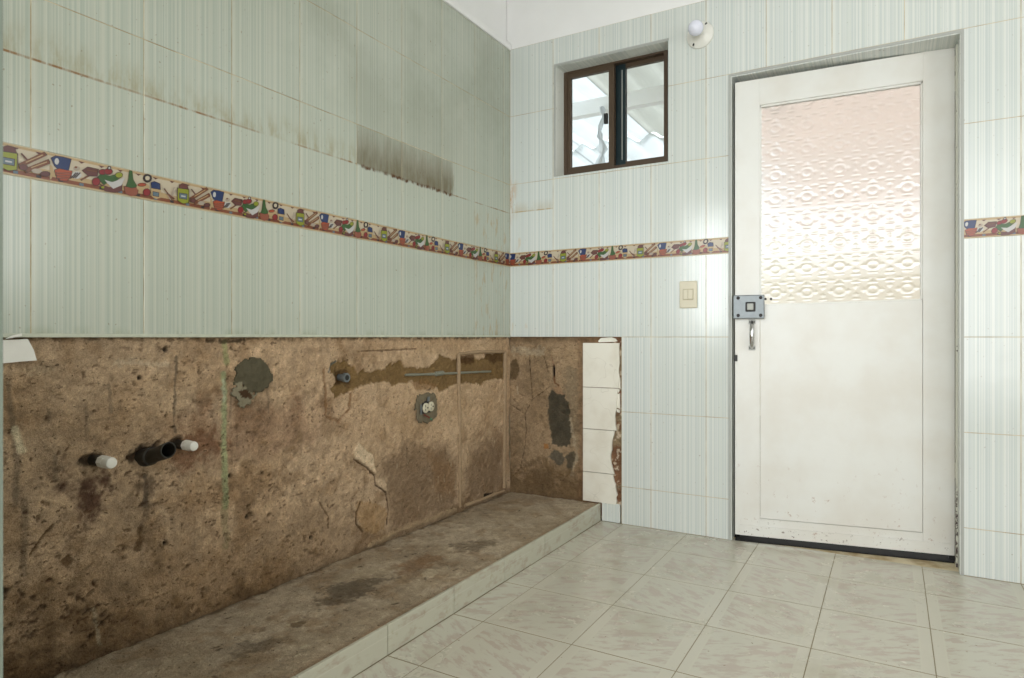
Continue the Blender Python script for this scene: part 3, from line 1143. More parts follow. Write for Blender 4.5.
# flaked edge of the top coat
P.area(zl(5.1, 320, 430, [(175, 105), (205, 60), (240, 105), (272, 132), (290, 222), (258, 204), (210, 160), (182, 148)]), (232, 208, 174), 0.95, 0.003, 0.006, 0.004)
P.area(zl(5.1, 320, 430, [(284, 262), (330, 244), (346, 316), (308, 312)]), (220, 194, 162), 0.85, 0.003, 0.006, 0.004)
P.line(zl(5.1, 320, 430, [(176, 150), (212, 172), (245, 192), (284, 232), (286, 280), (345, 322), (358, 400), (350, 480)]), (70, 46, 26), 0.0035, 0.9, 0.003, -0.005)
P.area(zl(5.1, 320, 430, [(200, 370), (260, 360), (330, 390), (352, 440), (330, 510), (270, 530), (210, 500), (190, 440)]), (176, 142, 98), 0.6, 0.004, 0.01, 0.003)
P.line(zl(5.1, 320, 430, [(215, 370), (192, 420), (192, 480), (225, 522)]), (84, 58, 32), 0.004, 0.8, 0.003, -0.004)
P.line(zl(5.1, 320, 430, [(10, 370), (50, 440), (50, 500)]), (84, 58, 32), 0.003, 0.7, 0.003, -0.003)
P.line(zl(5.1, 320, 430, [(260, 590), (420, 510), (560, 460), (700, 405)]), (182, 158, 124), 0.010, 0.7, 0.012, 0.004)
P.area(zl(5.1, 320, 430, [(845, 330), (890, 320), (890, 345), (850, 350)]), (26, 20, 14), 0.9, 0.004, 0.008, -0.004)
# pipe holes with their shade painted dark, and the stains below them
P.area(zl(6, 0, 440, [(400, 185), (540, 200), (650, 185), (604, 300), (604, 450), (530, 520), (470, 390), (440, 300)]), (76, 50, 38), 0.9, 0.03, 0.05)
P.area(zl(6, 0, 440, [(840, 205), (930, 200), (930, 300), (900, 420), (860, 650), (820, 620), (860, 400)]), (104, 86, 68), 0.8, 0.012, 0.03)
P.line(zl(6, 0, 440, [(878, 215), (884, 330), (880, 400)]), (88, 78, 66), 0.006, 0.6, 0.006)
P.line(zl(6, 0, 440, [(850, 540), (855, 640), (840, 660)]), (84, 62, 36), 0.008, 0.7, 0.008, -0.003)
for (x, y, r) in ((565, 120, 30), (860, 95, 44), (905, 60, 30)):
    c = L(x / 6, 440 + y / 6)
    P.line([(c[0] - r / 1800, c[1]), (c[0] + r / 1800, c[1])], (40, 29, 19), 0.014, 0.9, 0.010, -0.010)
c = L(178, 443)
P.line([(c[0] - 0.008, c[1]), (c[0] + 0.008, c[1] + 0.006)], (40, 29, 19), 0.011, 0.9, 0.008, -0.010)
P.area([L(185, 438), L(222, 425), L(224, 450), L(196, 462), L(172, 464)], (120, 80, 54), 0.7, 0.02, 0.04)
# moss streak and other drips
P.line([L(226.5, 342), L(227, 352), L(228.5, 363)], (158, 160, 112), 0.009, 0.8, 0.006)
P.line([L(224.5, 374), L(226, 390), L(226, 412), L(225, 445), L(226, 470), L(227, 506)], (172, 178, 134), 0.0088, 0.9, 0.006, 0.002)
P.line([L(225, 380), L(225.5, 400)], (196, 200, 168), 0.006, 0.8, 0.004)
P.line([L(226, 500), L(228, 545)], (120, 118, 82), 0.011, 0.45, 0.012)
for pts, w, a in (([(10, 383), (11.5, 405), (17, 437), (19, 465), (17, 505)], 0.006, 0.6), ([(26, 500), (26, 575)], 0.007, 0.5), ([(112, 385), (113, 412)], 0.005, 0.55),
                  ([(178, 357), (177, 390), (176.5, 420), (178, 432)], 0.004, 0.7), ([(57, 455), (58, 482)], 0.006, 0.55), ([(269, 388), (270, 412)], 0.004, 0.5),
                  ([(233, 395), (232, 418)], 0.004, 0.4), ([(50, 410), (52, 422)], 0.005, 0.4), ([(88, 408), (88, 440)], 0.004, 0.35)):
    P.line([L(*p) for p in pts], (104, 92, 76), w, a, 0.004)
P.line([L(17, 430), L(20, 438), L(24, 451)], (222, 208, 174), 0.0075, 0.9, 0.004)
P.line([L(55, 525), L(42, 540), L(32, 556)], (84, 62, 38), 0.003, 0.8, 0.002, -0.004)
P.line([L(96, 610), L(101, 645)], (152, 138, 112), 0.005, 0.7, 0.006)
P.area([L(62, 562), L(72, 555), L(77, 562), L(69, 569)], (96, 72, 46), 0.8, 0.003, 0.002, -0.004)
for (x, y) in ((167, 350), (142, 378), (231, 476), (249, 517), (313, 538), (168, 544)):
    c = L(x, y)
    P.line([c, (c[0] + 0.001, c[1])], (20, 14, 10), 0.006, 0.95, 0.002, -0.010)
# small paint flecks and pits near the corner
rs = np.random.RandomState(4)
for k in range(36):
    x, y = rs.uniform(395, 505), rs.uniform(395, 500)
    a = L(x, y)
    P.line([a, (a[0] + rs.uniform(-.004, .004), a[1] - rs.uniform(.002, .03))], (206, 188, 156), 0.0022, 0.6, 0.002)
for k in range(80):
    x, y = rs.uniform(20, 350), rs.uniform(400, 620)
    a = L(x, y)
    if a[1] > 0.1:
        P.line([a, (a[0] + rs.uniform(-.012, .012), a[1] + rs.uniform(-.008, .008))], (78, 54, 32), rs.uniform(0.0012, 0.004), 0.7, 0.005, -0.005)
for k in range(24):
    x, y = rs.uniform(0, 110), rs.uniform(590, 640)
    a = L(x, y)
    P.line([a, (a[0] + rs.uniform(-.03, .03), a[1] + rs.uniform(-.02, .02))], (40, 28, 16), rs.uniform(0.0015, 0.004), 0.55, 0.010, -0.006)
# shade under the tile lip painted in, with chips
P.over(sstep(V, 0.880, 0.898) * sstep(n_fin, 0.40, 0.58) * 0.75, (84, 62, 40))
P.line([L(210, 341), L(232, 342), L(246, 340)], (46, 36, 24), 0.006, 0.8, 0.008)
P.grain(0.14 + 0.22 * sstep(U, -0.9, -1.6), 0.25 + 0.4 * sstep(U, -0.9, -1.5))
P.h += (fbm(U, V, 9, 61, 4) - 0.5) * 0.016 + (n_fin - 0.5) * 0.008
grid_object('bare_plaster', U, V, P, lambda u, v, h: (u, np.maximum(T - 0.0035 - h, -0.004), v), MAT['plaster'], wall_left)

# grey cement patches on that plaster


def cement_patch(polys, parent, margin=0.02):
    allp = [p for q, _ in polys for p in q]
    u0, u1 = min(p[0] for p in allp) - margin, max(p[0] for p in allp) + margin
    v0, v1 = min(p[1] for p in allp) - margin, max(p[1] for p in allp) + margin
    U, V = np.meshgrid(np.arange(u0, u1, 0.0035), np.arange(v0, v1, 0.0035), indexing='ij')
    Q = Paint(U, V, polys[0][1])
    keep = np.zeros(U.shape, bool)
    for poly, rgb in polys:
        d = sdf(U, V, poly) + (Q.n2 - 0.5) * 0.020
        keep |= d < 0
        Q.over((d < 0) * 1.0, rgb)
    Q.h = 0.003 + (fbm(U, V, 25, 3, 4) - 0.5) * 0.010
    o = grid_object('cement_patch', U, V, Q, lambda u, v, h: (u, T - 0.008 - np.maximum(h, 0.0), v), MAT['cement'], parent, keep)
    md = o.modifiers.new('thickness', 'SOLIDIFY')
    md.thickness = 0.005
    md.offset = 0.0
    return o


cement_patch([(zl(6, 160, 330, [(455, 215), (510, 172), (572, 160), (625, 185), (668, 240), (684, 300), (640, 350), (595, 384), (530, 372), (480, 322), (425, 338), (452, 290)]), (90, 84, 66)),
              (zl(6, 160, 330, [(428, 345), (490, 318), (535, 382), (604, 378), (545, 440), (506, 470), (458, 452), (468, 430), (425, 385)]), (136, 128, 106)),
              (zl(6, 160, 330, [(465, 372), (520, 365), (555, 405), (540, 415), (480, 400)]), (74, 54, 36))], wall_left)
cement_patch([(zl(13.56, 400, 380, [(235, 205), (330, 180), (470, 165), (495, 215), (510, 260), (505, 400), (515, 500), (440, 560), (380, 585), (290, 580), (215, 560), (225, 420), (200, 390), (215, 330)]), (118, 108, 88))], wall_left)

# ridges of the walled-up duct near the corner, and the copper-grey conduit
ridge = [L(461, 507), L(460.5, 450), L(460, 400), L(459.5, 354)]


def wall_tube(pts, rad, name, mat, parent, yoff=0.0, jit=0.0, seg=8):
    q = []
    for a, b in zip(pts[:-1], pts[1:]):
        n = max(2, int(math.hypot(b[0] - a[0], b[1] - a[1]) / 0.03))
        for k in range(n):
            t = k / n
            q.append((a[0] + (b[0] - a[0]) * t + random.uniform(-jit, jit), T + yoff + random.uniform(-jit, jit), a[1] + (b[1] - a[1]) * t))
    q.append((pts[-1][0], T + yoff, pts[-1][1]))
    return MB().tube(q, [rad * random.uniform(0.8, 1.15) for _ in q], seg).build(name, mat, parent, smooth=True)


wall_tube(ridge, 0.010, 'duct_ridge', MAT['mortar_ridge'], wall_left, -0.006, 0.0012)
wall_tube([L(459.5, 354), L(480, 352), L(506, 352)], 0.008, 'duct_ridge', MAT['mortar_ridge'], wall_left, -0.005, 0.0012)
wall_tube([L(506, 352), L(505.5, 420), L(505, 488)], 0.011, 'duct_ridge', MAT['mortar_ridge'], wall_left, -0.006, 0.0012)
wall_tube([L(466, 506), L(485, 499), L(505, 491)], 0.009, 'duct_ridge', MAT['mortar_ridge'], wall_left, -0.005, 0.0012)
cond = wall_tube([L(407, 375), L(440, 374), L(470, 372.5), L(492, 371.5)], 0.0055, 'conduit', MAT['conduit'], wall_left, -0.004, 0.0)
a = L(440.5, 373.5)
MB().tube([(a[0] - 0.028, T - 0.004, a[1] - 0.001), (a[0] + 0.028, T - 0.004, a[1] + 0.001)], 0.0105, 8).build('coupling', MAT['conduit'], cond)

# white scrap left hanging under the tiles near the entrance
c0 = [L(-14, 341), L(-14, 363), L(0, 363.5), L(20, 361.5), L(36, 360.5), L(33, 350), L(27, 339)]
scrap = empty('white_scrap', (0.0, c0[0][0], 0), HALF)
m = MB().prism([(p[0] - c0[0][0], p[1]) for p in c0], -0.004 - T + 0.012, 0.0 + 0.006)
m.build('sheet', MAT['white_pvc'], scrap)
c1 = [L(2, 339), L(10, 335), L(18, 333.5), L(18, 336), L(4, 338.6)]
MB().prism([(p[0] - c0[0][0], p[1]) for p in c1], -0.019, -0.012).build('curled_strip', MAT['white_pvc'], scrap)
tag(scrap, 'flat white scrap stuck to the plaster under the tiles at the far left', 'scrap')

# ------------------------------------------------------------------ plaster niche on the back wall
us = np.arange(-0.004, 0.640, 0.0036)
vs_ = np.arange(0.0, 0.9025, 0.0036)
U, V = np.meshgrid(us, vs_, indexing='ij')
P = Paint(U, V, (164, 140, 110))
n_big, n_mid, n_fin = fbm(U, V, 6, 131), fbm(U, V, 18, 141), fbm(U, V, 60, 151, 4)
P.over(sstep(n_big, 0.45, 0.65) * 0.6, (134, 112, 84))
P.over(sstep(n_mid, 0.5, 0.7) * 0.5, (168, 142, 110))
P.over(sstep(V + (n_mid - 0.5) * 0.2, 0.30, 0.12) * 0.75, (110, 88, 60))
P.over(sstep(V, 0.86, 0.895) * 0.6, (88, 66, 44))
P.over(sstep(U, 0.36, 0.42) * 0.4, (120, 84, 56))
Z7 = lambda pts: zbk(3.39, 500, 330, pts)
P.line(Z7([(50, 68), (90, 72), (140, 70)]), (182, 168, 142), 0.02, 0.55, 0.03)
P.line(Z7([(240, 150), (245, 260), (248, 380)]), (128, 116, 94), 0.035, 0.5, 0.03)
P.area(Z7([(34, 112), (55, 95), (70, 130), (55, 165), (34, 165)]), (92, 74, 48), 0.85, 0.006, 0.01, -0.003)
P.area(Z7([(160, 245), (176, 205), (214, 215), (236, 255), (242, 330), (238, 385), (210, 400), (176, 386), (162, 300)]), (70, 66, 54), 0.93, 0.004, 0.012, -0.003)
P.area(Z7([(180, 195), (205, 190), (216, 218), (190, 214)]), (170, 138, 106), 0.9, 0.003, 0.006, 0.002)
P.area(Z7([(165, 430), (185, 405), (210, 420), (220, 450), (200, 462)]), (92, 88, 76), 0.85, 0.004, 0.012)
P.area(Z7([(225, 430), (250, 400), (264, 440), (245, 478), (230, 465)]), (84, 78, 64), 0.85, 0.004, 0.012)
P.line(Z7([(240, 300), (250, 360), (262, 420), (245, 490)]), (184, 168, 140), 0.007, 0.6, 0.014)
P.line(Z7([(182, 122), (183, 158)]), (8, 6, 4), 0.006, 1.0, 0.002, -0.01)
P.line(Z7([(183, 158), (188, 180), (200, 188)]), (110, 66, 36), 0.005, 0.8, 0.004)
P.line(Z7([(175, 85), (182, 120)]), (150, 118, 90), 0.004, 0.7, 0.003)
for pts in ([(36, 250), (85, 285), (110, 235), (165, 195)], [(85, 285), (90, 340), (84, 400), (70, 470), (40, 500)], [(150, 90), (165, 150)], [(100, 90), (110, 230)]):
    P.line(Z7(pts), (74, 54, 36), 0.0016, 0.8, 0.004, -0.003)
P.area(Z7([(150, 385), (165, 385), (165, 400), (152, 402)]), (176, 120, 66), 0.8, 0.003, 0.006)
P.line(Z7([(60, 190), (62, 215)]), (206, 190, 160), 0.003, 0.7, 0.002)
P.line(Z7([(40, 500), (80, 470), (140, 430), (200, 490), (270, 470)]), (118, 94, 64), 0.012, 0.5, 0.03, 0.003)
# broken brick and lime behind the old white tiles
P.over(sstep(U, 0.565, 0.575) * 1.0, (128, 94, 70))
P.over(sstep(U, 0.565, 0.575) * sstep(n_mid, 0.46, 0.6) * 0.9, (150, 132, 104))
P.over(sstep(U, 0.565, 0.575) * sstep(n_fin, 0.56, 0.66) * 0.9, (204, 188, 164))
P.grain(0.28, 0.35, 170)
P.h += (fbm(U, V, 9, 161, 4) - 0.5) * 0.012 + (n_fin - 0.5) * 0.005
keep = ~((U > 0.43) & (V < 0.02) | (U > 0.518) & (V < 0.085))
grid_object('bare_plaster', U, V, P, lambda u, v, h: (u, np.maximum(T - 0.003 - h, 0.0015), v), MAT['plaster'], wall_back, keep)

# old white 20 cm tiles with a broken right edge
ZR = [0.872, 0.652, 0.446, 0.234, 0.088]
XW = 0.422


def rag(z0, z1, xs, n):
    out = []
    for k in range(n + 1):
        z = z0 + (z1 - z0) * k / n
        x = np.interp(k / n, np.linspace(0, 1, len(xs)), xs)
        out.append((float(x) + (random.uniform(-0.004, 0.004) if 0 < k < n else 0), z))
    return out


edges = [[0.607, 0.611, 0.614, 0.612], [0.598, 0.592, 0.600, 0.606], [0.586, 0.570, 0.573, 0.588], [0.594, 0.600, 0.590, 0.578]]
for k in range(4):
    z1, z0 = ZR[k], ZR[k + 1]
    g = 0.0015
    poly = [(XW, z1 - g), (XW, z0 + g)] + rag(z0 + g, z1 - g, edges[k], 9)
    m = MB().prism([(x - XW, z - z0) for x, z in poly], -0.0045, 0.006)
    m.build('white_tile', MAT['white_tile'], wall_back, loc=(XW, 0, z0))
# chips of tile and the small piece above
for poly in ([(0.515, 0.895), (0.500, 0.880), (0.505, 0.874), (0.585, 0.877), (0.600, 0.880), (0.590, 0.892), (0.570, 0.899)],
             [(0.596, 0.655), (0.602, 0.700), (0.614, 0.705), (0.616, 0.650)], [(0.596, 0.560), (0.594, 0.620), (0.612, 0.628), (0.614, 0.552)],
             [(0.600, 0.536), (0.594, 0.552), (0.612, 0.548), (0.611, 0.534)], [(0.606, 0.63), (0.60, 0.645), (0.612, 0.648)]):
    MB().prism(poly[::-1], 0.001, 0.010).build('tile_chip', MAT['white_tile'], wall_back)

# ------------------------------------------------------------------ floor tiles
FX = [0.5175, 0.630, 0.938, 1.246, 1.547, 1.852, 2.157, 2.462, 2.767, XR]
FY = [WALL - 0.004, 0.045, -0.278, -0.600, -0.925, -1.250, -1.572, -1.897, -2.222, -2.547, -2.75]
_fc = {}
for i in range(len(FX) - 1):
    for j in range(len(FY) - 1):
        x0, x1, y1, y0 = FX[i], FX[i + 1], FY[j], FY[j + 1]
        if j == 0:
            # inside the doorway only
            x0, x1 = max(x0, DOOR[0] + 0.008), min(x1, DOOR[1] - 0.008)
            if x1 - x0 < 0.02:
                continue
        if j == 1:
            inside = x0 >= DOOR[0] - 0.12 and x1 <= DOOR[1] + 0.2
            y1 = 0.045 if inside else T - 0.001
            if x0 < 1.0 or x1 > 2.0:
                y1 = -0.0005
        w, h = x1 - x0, y1 - y0
        key = (round(w, 4), round(h, 4))
        if key not in _fc:
            g, bv = 0.0016, 0.0005
            a, b = w / 2 - g * 0.8, h / 2 - g * 1.5
            vv = [(-a, -b, -0.008), (a, -b, -0.008), (a, b, -0.008), (-a, b, -0.008), (-a, -b, -bv), (a, -b, -bv), (a, b, -bv), (-a, b, -bv),
                  (-a + bv, -b + bv, 0), (a - bv, -b + bv, 0), (a - bv, b - bv, 0), (-a + bv, b - bv, 0)]
            ff = [(8, 9, 10, 11)]
            for k in range(4):
                n = (k + 1) % 4
                ff += [(k, n, 4 + n, 4 + k), (4 + k, 4 + n, 8 + n, 8 + k)]
            me = bpy.data.meshes.new('floor_tile')
            me.from_pydata(vv, [], ff)
            me.materials.append(MAT['floor_tile'])
            me.update()
            _fc[key] = me
        inst('floor_tile', _fc[key], floor, ((x0 + x1) / 2, (y0 + y1) / 2, -random.random() * 0.0002))

for (x0, x1) in ((DOOR[0] + 0.008, 1.245), (1.853, DOOR[1] - 0.008)):
    MB().box((x0, 0.0008, -0.008), (x1, 0.043, -0.0001)).build('floor_tile', MAT['floor_tile'], floor)

# ------------------------------------------------------------------ concrete plinth with tiled front
PW, PH = 0.512, 0.086
plinth = empty('concrete_plinth', (0, 0, 0))
tag(plinth, 'low bare concrete plinth along the left wall with a tiled front edge', 'plinth')
us = np.arange(0.004, PW - 0.004, 0.0036)
vs_ = np.arange(YF + 0.002, -0.002, 0.0036)
U, V = np.meshgrid(us, vs_, indexing='ij')
P = Paint(U, V, (184, 168, 144))
n_big, n_mid, n_fin = fbm(U, V, 5, 231), fbm(U, V, 15, 241), fbm(U, V, 60, 251, 4)
P.over(sstep(n_big, 0.42, 0.65) * 0.6, (156, 138, 112))
P.over(sstep(n_mid, 0.52, 0.72) * 0.5, (186, 170, 144))
P.over(sstep(n_mid, 0.46, 0.3) * 0.45, (142, 116, 84))
P.over(sstep(U + (n_mid - 0.5) * 0.06, 0.03, 0.0) * 0.7, (78, 58, 36))  # crease shade along the wall painted into the plinth top
P.over(sstep(U + (n_mid - 0.5) * 0.05, 0.48, 0.51) * 0.5, (122, 88, 56))
zp2 = lambda pts: [FL(250 + x / 3.94, 506 + y / 3.94, PH) for x, y in pts]
P.area(zp2([(300, 330), (380, 290), (520, 270), (560, 280), (480, 330), (400, 370), (300, 400), (260, 390)]), (80, 70, 56), 0.65, 0.025, 0.06)
P.area(zp2([(330, 290), (440, 235), (560, 235), (540, 260), (420, 280)]), (186, 170, 142), 0.6, 0.015, 0.05)
P.area(zp2([(670, 265), (700, 248), (748, 255), (720, 280), (690, 285)]), (196, 180, 152), 0.8, 0.004, 0.012, 0.003)
P.area(zp2([(780, 150), (920, 130), (980, 140), (900, 175), (830, 180)]), (92, 78, 58), 0.6, 0.02, 0.04)
P.area(zp2([(150, 465), (170, 445), (220, 448), (200, 470)]), (84, 64, 40), 0.7, 0.006, 0.015, -0.003)
P.area(zp2([(-60, 540), (60, 510), (120, 515), (60, 560), (-60, 590)]), (88, 76, 60), 0.6, 0.03, 0.05)
P.area(zp2([(580, 230), (700, 190), (760, 190), (700, 240), (600, 265)]), (134, 100, 66), 0.6, 0.02, 0.03)
for k in range(90):
    y = -2.4 * rs.uniform(0, 1) ** 0.8 - 0.05
    x = rs.uniform(0.05, 0.48)
    P.line([(x, y), (x + rs.uniform(-.01, .01), y + rs.uniform(-.02, .02))], (196, 182, 154) if k % 3 else (70, 54, 36), rs.uniform(0.0015, 0.005), 0.75, 0.005)
P.grain(0.26, 0.3, 270)
P.h += (fbm(U, V, 8, 261, 4) - 0.5) * 0.008 + (n_fin - 0.5) * 0.004
grid_object('rough_top', U, V, P, lambda u, v, h: (u, v, PH - 0.003 + np.minimum(h, 0.004)), MAT['plaster'], plinth)
m = MB().box((0.004, YF + 0.002, 0.0), (PW - 0.004, -0.002, PH - 0.012))
m.build('core', MAT['floor_grout'], plinth)
SJ = [0.0, -0.283, -0.600, -0.921, -1.245, -1.570, -1.895, -2.220, -2.545, YF]
for a, b in zip(SJ[:-1], SJ[1:]):
    ln = a - b
    g, bv = 0.0016, 0.0012
    hh = PH - 0.001
    vv = [(-0.010, -ln / 2 + g, 0), (-0.010, ln / 2 - g, 0), (-0.010, ln / 2 - g, hh), (-0.010, -ln / 2 + g, hh),
          (-bv, -ln / 2 + g, 0), (-bv, ln / 2 - g, 0), (-bv, ln / 2 - g, hh), (-bv, -ln / 2 + g, hh),
          (0, -ln / 2 + g + bv, bv), (0, ln / 2 - g - bv, bv), (0, ln / 2 - g - bv, hh - bv), (0, -ln / 2 + g + bv, hh - bv)]
    ff = [(8, 9, 10, 11), (0, 3, 2, 1)]
    for k in range(4):
        n = (k + 1) % 4
        ff += [(k, n, 4 + n, 4 + k), (4 + k, 4 + n, 8 + n, 8 + k)]
    mk('edge_tile', vv, ff, MAT['edge_tile'], plinth, (PW + 0.004 + random.uniform(-0.001, 0.001), (a + b) / 2, 0.0))

# ------------------------------------------------------------------ pipes sticking out of the plaster


def reach(px, py, end_px):
    """wall point and how far out (towards +x) a stub must reach to end at end_px"""
    y, z = L(px, py)
    lo, hi = 0.0, 0.6
    for _ in range(40):
        mid = (lo + hi) / 2
        dx, dy = mid - CAM[0], y - CAM[1]
        Z = dx * FW[0] + dy * FW[1]
        q = CX + FPX * (dx * RT[0] + dy * RT[1]) / Z
        if q < end_px:
            lo = mid
        else:
            hi = mid
    return y, z, lo


def capped_pipe(px, py, end, r, label):
    y, z, l = reach(px, py, end)
    e = empty('capped_pipe', (-T, y, z), HALF)
    # local frame: x along wall, -y out of the wall
    out = -(l + T)
    MB().tube([(0, 0.02, 0), (0, out * 0.55, 0)], r * 0.95, 18).build('pipe', MAT['black_pipe'], e, smooth=True)
    MB().tube([(0, out * 0.42, 0), (0, out * 0.44, 0), (0, out * 0.70, 0), (0, out * 0.72, 0)], [r * 1.0, r * 1.12, r * 1.12, r * 1.0], 8).build('collar', MAT['white_pvc'], e)
    MB().tube([(0, out * 0.70, 0), (0, out * 0.94, 0), (0, out * 0.985, 0), (0, out, 0)], [r, r, r * 0.92, r * 0.75], 20).build('cap', MAT['white_pvc'], e, smooth=True)
    tag(e, label, 'pipe', 'capped water pipes beside the drain')
    return e


capped_pipe(97, 460.5, 112, 0.0145, 'white capped water pipe stub left of the open black drain pipe')
capped_pipe(181, 444.5, 194.5, 0.0135, 'white capped water pipe stub right of the open black drain pipe')
y, z, l = reach(147, 459.5, 168.5)
drain = empty('drain_pipe', (-T, y, z), HALF)
out = -(l + T)
rr = 0.0205
nseg = 24
_dx, _dy = l - CAM[0], y - CAM[1]
RISE = (HCAM + (YH - 450) / FPX * (_dx * FW[0] + _dy * FW[1]) - z) / (l + T)
vv, ff = [], []
prof = [(0.02, rr * 1.18), (out * 0.30, rr * 1.18), (out * 0.32, rr * 1.0), (out * 0.78, rr * 0.98), (out * 0.80, rr * 1.06), (out, rr * 1.06), (out, rr * 0.90), (out * 0.3, rr * 0.88)]
for (yy, r) in prof:
    for s in range(nseg):
        t = 2 * math.pi * s / nseg
        vv.append((r * math.cos(t), yy, r * math.sin(t) + RISE * max(-yy, 0.0)))
for k in range(len(prof) - 1):
    for s in range(nseg):
        s2 = (s + 1) % nseg
        ff.append((k * nseg + s, k * nseg + s2, (k + 1) * nseg + s2, (k + 1) * nseg + s))
dp = mk('pipe', vv, ff, MAT['black_pipe'], drain, smooth=True)
dp.data.set_sharp_from_angle(angle=math.radians(40))
n0 = (len(prof) - 1) * nseg
mk('dark_bore', [vv[n0 + s] for s in range(nseg)], [tuple(range(nseg))], MAT['black'], drain)
MB().box((-0.004, out * 0.72, rr * 0.96 - RISE * out * 0.75), (0.008, out * 0.78, rr * 1.06 - RISE * out * 0.75)).build('paint_fleck', MAT['ivory'], drain)
tag(drain, 'open black drain pipe sticking out of the plaster between two capped stubs', 'pipe')

y, z, l = reach(343.5, 377.5, 347)
tap = empty('tap_stub', (-T, y, z), HALF)
out = -(l + T)
MB().tube([(0, 0.01, 0), (0, out * 0.5, 0), (0, out * 0.52, 0), (0, out, 0)], [0.013, 0.013, 0.017, 0.017], 14).build('fitting', MAT['steel'], tap, smooth=True)
MB().tube([(0, out - 0.0005, 0), (0, out - 0.001, 0)], 0.010, 14).build('bore', MAT['black'], tap)
tag(tap, 'small steel water fitting set in the stripped mortar patch', 'pipe')

# electrical outlet hanging in its box hole
ZO = lambda x, y: L(400 + x / 13.56, 380 + y / 13.56)
oc = ZO(372, 372)
outlet = empty('wall_outlet', (-0.010, oc[0], oc[1]), HALF)


def rel(p, o=oc):
    return (p[0] - o[0], p[1] - o[1])


hole = [rel(ZO(*p)) for p in ((275, 350), (300, 305), (320, 285), (355, 280), (362, 240), (385, 232), (392, 280), (450, 330), (455, 400), (400, 440), (290, 460), (268, 440))]
MB().prism(hole, -0.0105 - 0.002, -0.004).build('box_hole', MAT['black'], outlet)
for (cx, cy) in ((340, 378), (412, 358)):
    c = rel(ZO(cx, cy))
    face = MB().tube([(c[0], -0.008, c[1]), (c[0], -0.016, c[1]), (c[0], -0.018, c[1])], [0.0215, 0.0215, 0.0185], 18).build('socket_face', MAT['ivory'], outlet, smooth=True)
    for dx, dz, w, h in ((-0.006, 0.008, 0.003, 0.010), (-0.006, -0.008, 0.003, 0.010), (0.009, 0.0, 0.007, 0.006)):
        MB().box((c[0] + dx - w / 2, -0.0188, c[1] + dz - h / 2), (c[0] + dx + w / 2, -0.0175, c[1] + dz + h / 2)).build('slot', MAT['black'], face)
a, b = rel(ZO(340, 378)), rel(ZO(412, 358))
MB().tube([(a[0], -0.011, a[1]), (b[0], -0.011, b[1])], 0.005, 8).build('bridge', MAT['brass'], outlet)
c = rel(ZO(368, 258))
MB().box((c[0] - 0.004, -0.0155, c[1] - 0.010), (c[0] + 0.012, -0.014, c[1] + 0.010)).build('mounting_ear', MAT['steel'], outlet)
c = rel(ZO(272, 400))
MB().box((c[0] - 0.004, -0.0155, c[1] - 0.022), (c[0] + 0.006, -0.014, c[1] + 0.022)).build('mounting_ear', MAT['steel'], outlet)
w = [rel(ZO(*p)) for p in ((305, 470), (330, 485), (352, 500), (365, 515))]
MB().tube([(p[0], -0.018 - 0.003 * k, p[1]) for k, p in enumerate(w)], 0.0028, 6).build('wire', MAT['wire_red'], outlet, smooth=True)
w = [rel(ZO(*p)) for p in ((363, 512), (375, 525), (388, 535))]
MB().tube([(p[0], -0.027, p[1]) for p in w], 0.0036, 6).build('wire', MAT['wire_green'], outlet, smooth=True)
tag(outlet, 'ivory double electrical outlet loose in its hole on a grey cement patch', 'outlet')

# ------------------------------------------------------------------ light switch
x0, z1 = B(680, 281.5)
x1, z0 = B(697.5, 308)
sw = empty('light_switch', ((x0 + x1) / 2, 0.0, (z0 + z1) / 2))
hw, hh = (x1 - x0) / 2, (z1 - z0) / 2
MB().bbox((-hw, -0.010, -hh), (hw, 0.0, hh), 0.004).build('cover_plate', MAT['ivory'], sw)
MB().bbox((-hw * 0.60, -0.012, -hh * 0.40), (hw * 0.62, -0.008, hh * 0.42), 0.0015).build('surround', MAT['ivory_dark'], sw)
MB().bbox((-hw * 0.52, -0.0145, -hh * 0.33), (-hw * 0.02, -0.010, hh * 0.35), 0.0012).build('rocker', MAT['ivory'], sw)
MB().bbox((hw * 0.03, -0.0145, -hh * 0.33), (hw * 0.53, -0.010, hh * 0.35), 0.0012).build('rocker', MAT['ivory'], sw)
tag(sw, 'ivory double rocker light switch on the striped tiles left of the door', 'light switch')

# ------------------------------------------------------------------ bare bulb in its porcelain holder
bx, bz = B(700.5, 35.5)
lamp = empty('wall_lamp', (bx, 0.0, bz))
prof = [(0.0, 0.060), (-0.006, 0.061), (-0.010, 0.057), (-0.014, 0.050), (-0.020, 0.042), (-0.026, 0.030), (-0.040, 0.024), (-0.048, 0.023), (-0.048, 0.016)]
vv, ff = [], []
for (yy, r) in prof:
    for s in range(32):
        t = 2 * math.pi * s / 32
        vv.append((r * math.cos(t), yy, r * math.sin(t)))
for k in range(len(prof) - 1):
    for s in range(32):
        s2 = (s + 1) % 32
        ff.append((k * 32 + s, (k + 1) * 32 + s, (k + 1) * 32 + s2, k * 32 + s2))
hold = mk('holder', vv, ff, MAT['porcelain'], lamp, smooth=True)
for s in (-1, 1):
    c = (s * 0.027, s * 0.040)
    MB().tube([(c[0] - s * 0.003, -0.0150, c[1] - s * 0.005), (c[0] + s * 0.003, -0.0120, c[1] + s * 0.005)], 0.0042, 8).build('screw_slot', MAT['black'], hold)
MB().tube([(0, -0.044, 0), (0, -0.055, 0)], 0.0165, 18).build('screw_base', MAT['brass'], lamp, smooth=True)
prof = [(-0.052, 0.016), (-0.058, 0.020)]
for k in range(1, 13):
    t = math.radians(140 - 140 * k / 12)
    prof.append((-0.083 - 0.0335 * math.cos(t), 0.0335 * max(math.sin(t), 0.0005)))
vv, ff = [], []
